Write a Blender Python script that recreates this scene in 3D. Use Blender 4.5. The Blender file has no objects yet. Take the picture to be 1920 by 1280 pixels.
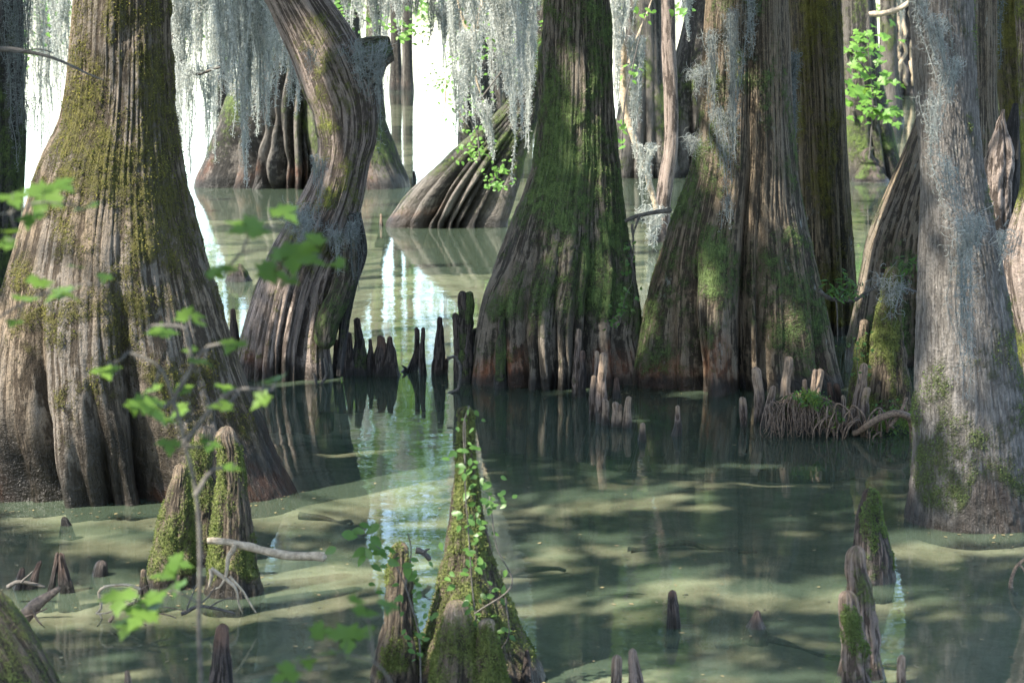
import bpy, math, random
import numpy as np
R = math.radians
# ------------------------------------------------------------------ camera, world, sun, exposure
sc = bpy.context.scene
FPX, HOR, CH = 4000.0, 20.0, 3.0
PITCH = math.atan((640 - HOR) / FPX)
cam_d = bpy.data.cameras.new('camera'); cam = bpy.data.objects.new('camera', cam_d)
sc.collection.objects.link(cam); sc.camera = cam
cam.location = (0, 0, CH); cam.rotation_euler = (R(90) - PITCH, 0, 0)
cam_d.sensor_width = 36; cam_d.lens = FPX * 36 / 1920; cam_d.clip_end = 9000; cam_d.clip_start = 0.1
cam_d.dof.use_dof = True; cam_d.dof.focus_distance = 16.3; cam_d.dof.aperture_fstop = 5.2
SUN_EL, SUN_AZ = R(52), (-0.86, -0.5)          # to-sun horizontal direction
SUN = np.array([SUN_AZ[0] * math.cos(SUN_EL), SUN_AZ[1] * math.cos(SUN_EL), math.sin(SUN_EL)]); SUN /= np.linalg.norm(SUN)
w = bpy.data.worlds.new('World'); sc.world = w; w.use_nodes = True
nt = w.node_tree; bg = nt.nodes['Background']; sky = nt.nodes.new('ShaderNodeTexSky')
sky.sky_type = 'NISHITA'; sky.sun_disc = False; sky.sun_elevation = SUN_EL
sky.sun_rotation = math.atan2(SUN[0], SUN[1]); sky.dust_density = 1.2; sky.air_density = 1.0; sky.ozone_density = 0.5
nt.links.new(sky.outputs[0], bg.inputs[0]); bg.inputs[1].default_value = 0.15
sd = bpy.data.lights.new('sun', 'SUN'); sd.energy = 4.2; sd.angle = R(0.53); sd.color = (1.0, 0.93, 0.82)
so = bpy.data.objects.new('sun', sd); sc.collection.objects.link(so)
from mathutils import Vector
so.rotation_euler = Vector(-SUN).to_track_quat('-Z', 'Y').to_euler()
sc.view_settings.view_transform = 'Standard'; sc.view_settings.look = 'None'; sc.view_settings.gamma = 1
sc.view_settings.exposure = 2.3
sc.cycles.max_bounces = 8; sc.cycles.transparent_max_bounces = 12
sc.cycles.caustics_reflective = False; sc.cycles.caustics_refractive = False
sc.cycles.sample_clamp_indirect = 6

# ------------------------------------------------------------------ pixel helpers (1920 x 1280 photograph)
cP, sP = math.cos(PITCH), math.sin(PITCH)
def ray(px, py):
    a, b = (px - 960) / FPX, (640 - py) / FPX
    return np.array([a, cP + b * sP, -sP + b * cP])
def P(px, py, Y):
    d = ray(px, py); return np.array([0, 0, CH]) + d * (Y / d[1])
def GY(py):                                     # distance at which a row meets the water
    d = ray(960, py); return CH / -d[2] * d[1]
def MPP(Y): return Y / FPX                      # metres per photo pixel

# ------------------------------------------------------------------ noise
def _h(i, j, k, s):
    n = (i.astype(np.int64) * 374761393 + j.astype(np.int64) * 668265263 + k.astype(np.int64) * 2147483647 + s * 1274126177) & 0xffffffff
    n = ((n ^ (n >> 13)) * 1274126177) & 0xffffffff
    n = ((n ^ (n >> 16)) * 2246822519) & 0xffffffff
    return ((n ^ (n >> 15)) & 0xffffff) / float(0xffffff)
def vn(x, y, z, s=0):
    xi, yi, zi = np.floor(x), np.floor(y), np.floor(z)
    fx, fy, fz = x - xi, y - yi, z - zi
    fx = fx * fx * (3 - 2 * fx); fy = fy * fy * (3 - 2 * fy); fz = fz * fz * (3 - 2 * fz)
    def c(a, b, d): return _h(xi + a, yi + b, zi + d, s)
    x00 = c(0,0,0) * (1-fx) + c(1,0,0) * fx; x10 = c(0,1,0) * (1-fx) + c(1,1,0) * fx
    x01 = c(0,0,1) * (1-fx) + c(1,0,1) * fx; x11 = c(0,1,1) * (1-fx) + c(1,1,1) * fx
    y0 = x00 * (1-fy) + x10 * fy; y1 = x01 * (1-fy) + x11 * fy
    return y0 * (1-fz) + y1 * fz
def fbm(x, y, z, s=0, o=3):
    t = 0; a = 0.5; n = 0
    for k in range(o):
        t = t + a * vn(x * 2**k, y * 2**k, z * 2**k, s + 17 * k); n += a; a *= 0.5
    return t / n
def ss(a, b, x):
    t = np.clip((x - a) / (b - a), 0, 1); return t * t * (3 - 2 * t)

# ------------------------------------------------------------------ mesh / object helpers
COL = sc.collection
def tagged(o, label=None, cat=None, group=None, kind=None):
    if label: o['label'] = label
    if cat: o['category'] = cat
    if group: o['group'] = group
    if kind: o['kind'] = kind
    return o
def thing(name, loc, label, cat, group=None):
    o = bpy.data.objects.new(name, None); COL.objects.link(o); o.location = [float(v) for v in loc]
    o.empty_display_size = 0.2
    return tagged(o, label, cat, group)
def mk(name, V, F, mat, parent=None, org=None, attr=None, smooth=True):
    V = np.asarray(V, dtype=np.float32); F = np.asarray(F, dtype=np.int32)
    if org is None: org = np.array(parent.location) if parent else np.zeros(3)
    V = V - np.asarray(org, dtype=np.float32)
    m = bpy.data.meshes.new(name); nf, k = F.shape
    m.vertices.add(len(V)); m.vertices.foreach_set('co', V.ravel())
    m.loops.add(nf * k); m.loops.foreach_set('vertex_index', F.ravel())
    m.polygons.add(nf); m.polygons.foreach_set('loop_start', np.arange(nf, dtype=np.int32) * k)
    m.polygons.foreach_set('loop_total', np.full(nf, k, dtype=np.int32))
    m.polygons.foreach_set('use_smooth', np.full(nf, smooth, dtype=bool))
    if attr is not None:
        attr = np.asarray(attr, dtype=np.float32)
        a = m.attributes.new('msk', 'FLOAT_COLOR', 'POINT'); a.data.foreach_set('color', np.ascontiguousarray(attr[:, :4]).ravel())
        if attr.shape[1] == 7: a = m.attributes.new('bco', 'FLOAT_VECTOR', 'POINT'); a.data.foreach_set('vector', np.ascontiguousarray(attr[:, 4:]).ravel())
    m.update(calc_edges=True); m.materials.append(mat)
    o = bpy.data.objects.new(name, m); COL.objects.link(o)
    if parent: o.parent = parent
    else: o.location = [float(v) for v in org]
    return o
def joinm(parts):
    V, F, A, n = [], [], [], 0
    for p in parts:
        V.append(p[0]); F.append(p[1] + n); n += len(p[0])
        if len(p) > 2: A.append(p[2])
    return (np.vstack(V), np.vstack(F)) + ((np.vstack(A),) if A else ())

# ------------------------------------------------------------------ materials
class N:
    def __init__(s, name):
        s.m = bpy.data.materials.new(name); s.m.use_nodes = True; s.t = s.m.node_tree
        s.t.nodes.clear(); s.out = s.t.nodes.new('ShaderNodeOutputMaterial')
    def n(s, typ, **kw):
        o = s.t.nodes.new('ShaderNode' + typ)
        for k, v in kw.items(): setattr(o, k, v)
        return o
    def l(s, a, b): s.t.links.new(a, b)
    def set(s, sock, v):
        if hasattr(v, 'is_linked') or isinstance(v, bpy.types.NodeSocket): s.l(v, sock)
        else: sock.default_value = v
    def math(s, op, a, b=0.0, clamp=False):
        o = s.n('Math', operation=op, use_clamp=clamp); s.set(o.inputs[0], a); s.set(o.inputs[1], b); return o.outputs[0]
    def mix(s, f, a, b):
        o = s.n('Mix', data_type='RGBA'); s.set(o.inputs[0], f)
        s.set(o.inputs[6], a if not isinstance(a, tuple) else a + (1,)); s.set(o.inputs[7], b if not isinstance(b, tuple) else b + (1,)); return o.outputs[2]
    def ramp(s, f, lo, hi):
        o = s.n('MapRange', interpolation_type='SMOOTHSTEP'); s.set(o.inputs[0], f); o.inputs[1].default_value = lo; o.inputs[2].default_value = hi; return o.outputs[0]
    def coord(s, scale=(1, 1, 1), rnd=True):
        tc = s.n('TexCoord'); mp = s.n('Mapping'); s.l(tc.outputs['Object'], mp.inputs[0]); mp.inputs[3].default_value = scale
        if rnd:
            oi = s.n('ObjectInfo'); s.l(s.math('MULTIPLY', oi.outputs['Random'], 50.0), mp.inputs[1])
        return mp.outputs[0]
    def bcoord(s, scale):
        a = s.n('Attribute', attribute_name='bco'); mp = s.n('Mapping'); s.l(a.outputs['Vector'], mp.inputs[0]); mp.inputs[3].default_value = scale; return mp.outputs[0]
    def noise(s, v, scale=1, detail=4, rough=0.6, dist=0.0):
        o = s.n('TexNoise'); s.l(v, o.inputs['Vector']); o.inputs['Scale'].default_value = scale
        o.inputs['Detail'].default_value = detail; o.inputs['Roughness'].default_value = rough; o.inputs['Distortion'].default_value = dist
        return o.outputs['Fac']

def bark(name, c1, c2, furrow, moss1, moss2, bcol=(0.3, 0.1, 0.04), fine=1.0, lichen=0.0, grey=None, fs=0.9, ps=0.55):
    q = N(name); g_ = lambda c, k=.86: (c[0] * k, c[1] * k * 1.02, c[2] * k * 1.06); c1, c2, furrow = g_(c1), g_(c2), g_(furrow); grey = g_(grey) if grey else None
    at = q.n('Attribute', attribute_name='msk'); sp = q.n('SeparateColor'); q.l(at.outputs['Color'], sp.inputs[0])
    mo, we, rb, bk = sp.outputs[0], sp.outputs[1], sp.outputs[2], at.outputs['Alpha']
    fib = q.noise(q.bcoord((75, 75, 3.0)), 1.0, 6, 0.72, 0.25)
    fi2 = q.noise(q.bcoord((150, 150, 9)), 1.0, 3, 0.65, 0.3)
    crk = q.noise(q.bcoord((30, 30, 13)), 1.0, 4, 0.7)
    pat = q.noise(q.bcoord((9, 9, 1.6)), 1.0, 4, 0.65)
    big = q.noise(q.coord((2.2, 2.2, 0.9)), 1.0, 4, 0.6)
    fin = q.noise(q.coord((95, 95, 70)), 1.0, 3, 0.65)
    med = q.noise(q.coord((16, 16, 14)), 1.0, 4, 0.65)
    fb = q.math('ADD', q.math('MULTIPLY', fib, 0.6), q.math('MULTIPLY', fi2, 0.4)); c = q.mix(q.ramp(fb, 0.36, 0.64), tuple(x * .75 for x in c1), c2)
    c = q.mix(q.math('MULTIPLY', q.ramp(pat, 0.5, 0.7), ps), c, tuple(x * .55 for x in c1))
    if grey: c = q.mix(q.math('MULTIPLY', q.ramp(big, 0.42, 0.62), 0.75), c, grey)
    c = q.mix(q.math('MULTIPLY', q.ramp(fin, 0.35, 0.75), 0.35), c, tuple(x * 1.5 for x in c2))
    c = q.mix(q.math('MULTIPLY', q.ramp(q.math('ADD', bk, q.math('ADD', q.math('MULTIPLY', q.math('SUBTRACT', fb, 0.5), 2.2), q.math('MULTIPLY', q.math('SUBTRACT', crk, 0.5), 1.6))), 0.42, 0.0), fs), c, furrow)
    if lichen:
        li = q.ramp(q.noise(q.coord((9, 9, 4)), 1.0, 5, 0.7), 0.62, 0.7)
        c = q.mix(q.math('MULTIPLY', li, lichen), c, (0.36, 0.4, 0.36))
    c = q.mix(q.math('MULTIPLY', rb, q.ramp(q.math('ADD', q.math('MULTIPLY', fib, 0.5), q.math('MULTIPLY', med, 0.5)), 0.35, 0.62)), c, bcol)
    # moss: mask from the mesh, broken up by finer noise
    mm = q.math('ADD', mo, q.math('MULTIPLY', q.math('SUBTRACT', q.math('ADD', q.math('MULTIPLY', med, 0.55), q.math('MULTIPLY', fin, 0.45)), 0.5), 3.0))
    mm = q.math('MULTIPLY', q.ramp(mm, 0.25, 0.95), 0.92)
    mc = q.mix(q.ramp(q.math('ADD', q.math('MULTIPLY', med, 0.5), q.math('MULTIPLY', fin, 0.5)), 0.35, 0.65), moss1, moss2)
    c = q.mix(mm, c, mc)
    c = q.mix(q.math('MULTIPLY', we, 0.85), c, (0.012, 0.011, 0.009))
    b = q.n('BsdfPrincipled'); q.l(c, b.inputs['Base Color'])
    q.l(q.math('SUBTRACT', 0.92, q.math('MULTIPLY', we, 0.62)), b.inputs['Roughness']); b.inputs['Specular IOR Level'].default_value = 0.25
    hb = q.math('ADD', q.math('ADD', q.math('ADD', q.math('MULTIPLY', fib, 1.3), q.math('MULTIPLY', crk, 0.9)), q.math('MULTIPLY', fi2, 0.6)), q.math('ADD', q.math('MULTIPLY', fin, 0.35), q.math('MULTIPLY', med, q.math('MULTIPLY', mm, 1.5))))
    bm = q.n('Bump'); bm.inputs['Strength'].default_value = 1.0; bm.inputs['Distance'].default_value = 0.028 * fine; q.l(hb, bm.inputs['Height'])
    q.l(bm.outputs[0], b.inputs['Normal']); q.l(b.outputs[0], q.out.inputs[0])
    return q.m
def leafmat(name, c1, c2, trans=0.45, rough=0.45, scale=3.0):
    q = N(name)
    ns = q.noise(q.coord((scale,) * 3), 1.0, 3, 0.6)
    at = q.n('Attribute', attribute_name='msk'); sp = q.n('SeparateColor'); q.l(at.outputs['Color'], sp.inputs[0])
    c = q.mix(q.math('ADD', q.math('MULTIPLY', q.ramp(ns, 0.35, 0.65), 0.5), q.math('MULTIPLY', sp.outputs[0], 0.5)), c1, c2)
    b = q.n('BsdfPrincipled'); q.l(c, b.inputs['Base Color']); b.inputs['Roughness'].default_value = rough; b.inputs['Specular IOR Level'].default_value = 0.3
    tr = q.n('BsdfTranslucent'); q.l(q.mix(0.45, c, (0.22, 0.35, 0.03)), tr.inputs[0])
    mx = q.n('MixShader'); mx.inputs[0].default_value = trans; q.l(b.outputs[0], mx.inputs[1]); q.l(tr.outputs[0], mx.inputs[2]); q.l(mx.outputs[0], q.out.inputs[0])
    return q.m
def plain(name, c1, c2, scale=(12, 12, 12), rough=0.85, bump=0.5, dist=0.01):
    q = N(name); ns = q.noise(q.coord(scale), 1.0, 5, 0.65)
    b = q.n('BsdfPrincipled'); q.l(q.mix(q.ramp(ns, 0.3, 0.7), c1, c2), b.inputs['Base Color']); b.inputs['Roughness'].default_value = rough
    bm = q.n('Bump'); bm.inputs['Strength'].default_value = bump; bm.inputs['Distance'].default_value = dist; q.l(ns, bm.inputs['Height'])
    q.l(bm.outputs[0], b.inputs['Normal']); q.l(b.outputs[0], q.out.inputs[0]); return q.m
M = {}
MO1, MO2 = (0.035, 0.045, 0.012), (0.11, 0.115, 0.025)
M['big'] = bark('bark_warm', (0.12, 0.088, 0.055), (0.255, 0.192, 0.128), (0.045, 0.032, 0.02), (0.026, 0.026, 0.007), (0.095, 0.088, 0.022), grey=(0.19, 0.17, 0.145))
M['dark'] = bark('bark_dark', (0.05, 0.045, 0.04), (0.11, 0.1, 0.09), (0.02, 0.018, 0.016), (0.03, 0.05, 0.015), (0.08, 0.11, 0.03))
M['green'] = bark('bark_greenish', (0.115, 0.09, 0.062), (0.24, 0.195, 0.145), (0.03, 0.025, 0.018), (0.032, 0.055, 0.016), (0.1, 0.15, 0.045), grey=(0.18, 0.155, 0.12))
M['rust'] = bark('bark_red_brown', (0.12, 0.085, 0.052), (0.25, 0.19, 0.125), (0.035, 0.027, 0.018), (0.032, 0.055, 0.016), (0.1, 0.15, 0.045), grey=(0.19, 0.165, 0.125), lichen=0.35)
M['olive'] = bark('bark_olive', (0.12, 0.09, 0.05), (0.22, 0.17, 0.1), (0.03, 0.025, 0.015), (0.05, 0.05, 0.01), (0.14, 0.13, 0.025), lichen=0.5)
M['grey'] = bark('bark_grey', (0.12, 0.105, 0.085), (0.24, 0.215, 0.185), (0.05, 0.043, 0.036), (0.025, 0.036, 0.012), (0.065, 0.08, 0.026), lichen=0.12, fs=.45, ps=.25)
M['pale'] = bark('bark_pale', (0.2, 0.155, 0.12), (0.38, 0.3, 0.245), (0.06, 0.045, 0.035), (0.06, 0.085, 0.015), (0.18, 0.2, 0.035))
M['far'] = bark('bark_far', (0.065, 0.058, 0.048), (0.165, 0.145, 0.12), (0.022, 0.02, 0.017), (0.045, 0.075, 0.02), (0.11, 0.15, 0.04))
PK = (0.4, 0.29, 0.2)
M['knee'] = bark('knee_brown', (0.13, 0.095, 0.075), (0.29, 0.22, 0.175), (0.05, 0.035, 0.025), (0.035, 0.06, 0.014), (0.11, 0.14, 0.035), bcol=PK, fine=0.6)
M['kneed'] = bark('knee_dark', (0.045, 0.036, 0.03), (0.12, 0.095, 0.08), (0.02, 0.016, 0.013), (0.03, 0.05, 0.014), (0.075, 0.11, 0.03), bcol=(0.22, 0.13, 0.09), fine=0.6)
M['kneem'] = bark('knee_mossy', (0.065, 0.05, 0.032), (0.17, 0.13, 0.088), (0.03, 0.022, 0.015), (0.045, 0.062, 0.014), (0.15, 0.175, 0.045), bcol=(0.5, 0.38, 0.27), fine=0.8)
M['snag'] = plain('bleached_wood', (0.3, 0.23, 0.17), (0.62, 0.5, 0.4), (30, 30, 4), 0.85, 0.9, 0.02)
M['litter'] = plain('leaf_litter', (0.08, 0.06, 0.03), (0.22, 0.18, 0.08), (9, 9, 9), 0.7, 0.1)
M['twig'] = plain('twig_bark', (0.2, 0.155, 0.1), (0.42, 0.34, 0.24), (40, 40, 40), 0.8, 0.4)
M['dtwig'] = plain('dark_twig_bark', (0.03, 0.026, 0.022), (0.09, 0.08, 0.065), (40, 40, 40), 0.8, 0.4)
M['root'] = plain('root_fibre', (0.05, 0.033, 0.023), (0.2, 0.14, 0.095), (60, 60, 60), 0.75, 0.4)
M['maple'] = leafmat('maple_leaf', (0.05, 0.105, 0.022), (0.12, 0.2, 0.035), 0.45, 0.4, 6)
M['vine'] = leafmat('vine_leaf', (0.03, 0.075, 0.018), (0.08, 0.16, 0.035), 0.4, 0.4, 6)
M['bright'] = leafmat('bright_leaf', (0.06, 0.16, 0.03), (0.16, 0.3, 0.06), 0.5, 0.45, 3)
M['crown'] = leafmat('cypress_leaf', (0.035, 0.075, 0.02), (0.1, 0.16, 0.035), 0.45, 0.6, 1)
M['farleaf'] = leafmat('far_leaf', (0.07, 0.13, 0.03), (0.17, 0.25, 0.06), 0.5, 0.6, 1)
def mossmat(name, c1, c2):
    q = N(name); at = q.n('Attribute', attribute_name='msk'); sp = q.n('SeparateColor'); q.l(at.outputs['Color'], sp.inputs[0])
    c = q.mix(sp.outputs[0], c1, c2); b = q.n('BsdfDiffuse'); q.l(c, b.inputs[0]); tr = q.n('BsdfTranslucent'); q.l(c, tr.inputs[0])
    mx = q.n('MixShader'); mx.inputs[0].default_value = 0.5; q.l(b.outputs[0], mx.inputs[1]); q.l(tr.outputs[0], mx.inputs[2]); q.l(mx.outputs[0], q.out.inputs[0]); return q.m
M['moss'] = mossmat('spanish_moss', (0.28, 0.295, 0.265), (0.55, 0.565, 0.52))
M['mossm'] = mossmat('spanish_moss_grey', (0.15, 0.165, 0.155), (0.33, 0.355, 0.335))  # darker blue-grey moss colour for the near beards
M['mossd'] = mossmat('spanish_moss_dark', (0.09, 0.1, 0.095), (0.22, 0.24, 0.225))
M['mossolive'] = leafmat('tree_moss_olive', (0.06, 0.055, 0.014), (0.21, 0.185, 0.045), 0.3, 0.95, 5)
M['mossgreen'] = leafmat('tree_moss_green', (0.05, 0.075, 0.024), (0.14, 0.185, 0.06), 0.3, 0.95, 5)
M['mosslime'] = leafmat('tree_moss_lime', (0.05, 0.066, 0.018), (0.135, 0.155, 0.045), 0.25, 0.95, 8)
M['tuft'] = leafmat('cushion_moss', (0.05, 0.09, 0.015), (0.17, 0.24, 0.05), 0.2, 0.9, 12)

# ------------------------------------------------------------------ tube / trunk builder
def tube(C, r, nth=64, seed=0, grooves=(), sq=None, horiz=True, und=0.03, bk_amp=0.009, bk_f=(26, 1.6), plate=0.0,
         moss=0.0, mossdir=None, mosssc=1.6, wet=0.1, red=0.0, redh=0.35, cap=None, mossamp=0.008, mossz=None, redfn=None, zig=0.0):
    """C (n,3) centre line, r (n,) radii -> V, F, A.  grooves: (theta, depth, width, height)"""
    n = len(C); C = np.asarray(C, float); r = np.asarray(r, float)
    t = np.gradient(C, axis=0); t /= np.linalg.norm(t, axis=1)[:, None] + 1e-9
    if horiz:
        s = np.tile([1.0, 0, 0], (n, 1)); b = np.tile([0, 1.0, 0], (n, 1))
    else:
        b = np.tile([0, 1.0, 0], (n, 1)); s = np.cross(b, t); s /= np.linalg.norm(s, axis=1)[:, None] + 1e-9
        b = np.cross(t, s)
    th = np.linspace(0, 2 * math.pi, nth, endpoint=False)
    TH, IZ = np.meshgrid(th, np.arange(n)); RR = r[:, None] * np.ones_like(TH)
    hh = C[:, 2][:, None] * np.ones_like(TH)
    arc = np.concatenate([[0], np.cumsum(np.linalg.norm(np.diff(C, axis=0), axis=1))])[:, None] * np.ones_like(TH)
    f = np.ones_like(TH)
    for k, (g, dep, wid, H) in enumerate(grooves):
        wob = (vn(arc * 1.1, arc * 0 + k * 7.3, arc * 0, seed + 5) - 0.5) * 0.12 + (vn(arc * 4, arc * 0 + k * 3.3, arc * 0, seed + 6) - 0.5) * 0.025
        d = np.abs((TH - g - wob + math.pi) % (2 * math.pi) - math.pi)
        amp = dep * np.exp(-(np.clip(hh, 0, None) / H) ** 1.6)
        f -= amp * np.exp(-(d / wid) ** 1.15)
    f = np.clip(f, 0.25, None)
    q = sq if sq is not None else np.ones(n)
    q = np.asarray(q)[:, None] if np.ndim(q) else q
    up_ = hh > 0; rref = float(np.median(RR[up_])) if up_.any() else float(np.median(RR)); rref = .5 * rref + .5 * RR; rref = .85 * float(np.median(rref)) + .15 * rref
    X0 = np.cos(TH) * rref; Y0 = np.sin(TH) * rref
    fx, fz = bk_f; fz *= .45
    und_n = fbm(X0 * 3, Y0 * 3, arc * 1.5, seed + 1, 3) - 0.5
    swirl = (vn(X0 * 2, Y0 * 2, arc * 2, seed + 31) - 0.5) * 0.04
    b1 = 1 - np.abs(2 * fbm((X0 + swirl) * fx, (Y0 + swirl) * fx, arc * fz, seed + 2, 3) - 1)   # ridged: 1 at crest lines
    b2 = vn(X0 * fx * 2.3, Y0 * fx * 2.3, arc * fz * 2.5, seed + 3)
    b3 = vn(X0 * 5, Y0 * 5, arc * 2.2, seed + 8)
    bkv = np.clip(1.15 - b1, 0, 1)                                    # furrow where b1 is high
    bkh = ss(0.2, 0.55, 1 - b1 + 0.25 * (b2 - 0.5) + 0.12)
    pl = 0
    if plate:
        pn = fbm(X0 * 7, Y0 * 7, arc * 1.6, seed + 9, 2); pl = plate * (ss(0.5, 0.53, pn) + ss(0.6, 0.63, pn))
    m = moss * np.ones_like(TH)
    if mossz is not None: m = np.interp(hh, [a for a, _ in mossz], [c for _, c in mossz])
    if mossdir is not None:
        m = m + mossdir[1] * (np.cos(TH - mossdir[0]))
    mn = fbm(X0 * mosssc * 2, Y0 * mosssc * 2, arc * mosssc, seed + 4, 4)
    mm = m + np.clip((f - .82) * .9, -.4, .18) + (mn - 0.5) * 1.8 + (fbm(X0 * 9, Y0 * 9, arc * 5, seed + 44, 3) - .5) * 1.3 - .06
    mm = np.where(m <= 0.001, 0, mm)
    mm = np.clip(mm, 0, 1)
    lump = vn(X0 * 38, Y0 * 38, arc * 32, seed + 12)
    disp = und * RR * 2 * und_n + bk_amp * (bkh - 0.7) + bk_amp * 0.5 * (b2 - 0.5) + bk_amp * 0.4 * (b3 - 0.5) + pl + mossamp * ss(0.4, 0.7, mm) * (0.4 + lump)
    rad = RR * f + disp
    V = C[:, None, :] + s[:, None, :] * (np.cos(TH) * rad)[..., None] + b[:, None, :] * (np.sin(TH) * rad * q)[..., None]
    z = V[..., 2]
    wn = fbm(X0 * 9, Y0 * 9, arc * 2, seed + 20, 3)
    we = 1 - ss(wet * 0.35, wet * 1.0, z + (wn - 0.5) * wet * 1.6) if wet > 0 else 0 * z
    rd = red * (1 - ss(redh * 0.3, redh, z + (wn - 0.5) * redh * 3)) * ss(.4, .62, vn(X0 * 6, Y0 * 6, arc * 1.2, seed + 40)) if redfn is None else redfn(TH, arc, z, wn)
    mm = mm * (1 - ss(0, 1, we)) * (1 - np.clip(rd, 0, 1) * 0.6)
    A = np.stack([mm, we, np.clip(rd, 0, 1), bkh, X0 + seed * 1.37 % 50, Y0, arc], -1).reshape(-1, 7)
    i = np.arange(n - 1)[:, None] * nth; j = np.arange(nth)[None, :]; j2 = (j + 1) % nth
    F = np.stack([i + j, i + j2, i + nth + j2, i + nth + j], -1).reshape(-1, 4)
    V = V.reshape(-1, 3)
    if cap:                                                          # close the top with a quad-fan
        c = C[-1] + t[-1] * (r[-1] * 0.25 if cap == 'round' else -r[-1] * 0.3)
        V = np.vstack([V, c[None]]); A = np.vstack([A, A[-1:]]); top = (n - 1) * nth
        F = np.vstack([F, np.array([[top + a, top + (a + 1) % nth, len(V) - 1, len(V) - 1] for a in range(0, nth)])[:, [0, 1, 2, 2]]]) if False else F
        rad2 = []                                                    # extra shrinking ring keeps all faces quads
        ring = V[top:top + nth]; Vr = ring * 0.12 + c * 0.88; k0 = len(V); V = np.vstack([V, Vr]); A = np.vstack([A, A[top:top + nth]])
        jj = np.arange(nth); F = np.vstack([F, np.stack([top + jj, top + (jj + 1) % nth, k0 + (jj + 1) % nth, k0 + jj], -1)])
    return V, F, A
def dense(keys, step, kind='smooth'):
    """interpolate rows of keys[:,0]=parameter to a dense list (cubic, monotone)"""
    k = np.asarray(keys, float); x = k[:, 0]; out = []
    xs = step
    h = np.diff(x); res = [xs]
    for c in range(1, k.shape[1]):
        y = k[:, c]; d = np.diff(y) / h; m = np.zeros_like(y); m[1:-1] = np.where(d[:-1] * d[1:] > 0, 2 * d[:-1] * d[1:] / (d[:-1] + d[1:] + 1e-12 * np.sign(d[:-1] + d[1:] + 1e-20)), 0)
        m[0], m[-1] = d[0], d[-1]
        i = np.clip(np.searchsorted(x, xs) - 1, 0, len(x) - 2); u = (xs - x[i]) / h[i]
        res.append((2*u**3 - 3*u**2 + 1) * y[i] + (u**3 - 2*u**2 + u) * h[i] * m[i] + (-2*u**3 + 3*u**2) * y[i+1] + (u**3 - u**2) * h[i] * m[i+1])
    return np.stack(res, 1)
def gr(lst):
    """grooves given by fractional x on the camera side (-1..1): (x, depth, width, H)"""
    return [(-math.acos(max(-1, min(1, x))), min(.62, d * 1.6), wd * 1.5, H) for x, d, wd, H in lst]
def rg(n, seed, d=(0.1, 0.3), wd=(0.1, 0.22), H=(0.8, 2.0), front=False):
    rn = random.Random(seed); return [((rn.uniform(0.05, math.pi - 0.05) if not front else -rn.uniform(0.15, math.pi - 0.15)), rn.uniform(*d), rn.uniform(*wd), rn.uniform(*H)) for _ in range(n)]
def prof(rows, Y, ztop=14.0, topscale=0.45, lean=(0, 0), dz=0.02, zb=-0.55):
    """rows: (py, xl, xr) top to bottom, at plane Y. -> centre line and radii from below the water up"""
    ks = []
    for py, xl, xr in rows:
        a, b = P(xl, py, Y), P(xr, py, Y); ks.append((a[2], (a[0] + b[0]) / 2, abs(b[0] - a[0]) / 2))
    ks.sort()
    z0, c0, r0 = ks[0]
    if z0 > zb + 0.05: ks.insert(0, (zb, c0, r0 * 1.06))
    zt, ct, rt = ks[-1]
    if ztop > zt:
        ks += [(zt + (ztop - zt) * 0.3, ct + lean[0] * 0.3, rt * (1 - 0.25 * (1 - topscale))), (ztop, ct + lean[0], rt * topscale)]
    top_vis = 3.5
    zs = np.arange(ks[0][0], min(top_vis, ks[-1][0]), dz)
    if ks[-1][0] > top_vis: zs = np.concatenate([zs, np.arange(top_vis, ks[-1][0] + 0.01, max(0.08, dz))])
    else: zs = np.append(zs, ks[-1][0])
    D = dense(ks, zs)
    C = np.stack([D[:, 1], np.full(len(D), Y) + lean[1] * ss(zt, ztop, D[:, 0]) if ztop > zt else np.full(len(D), Y), D[:, 0]], 1)
    return C, np.clip(D[:, 2], 0.004, None)
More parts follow.
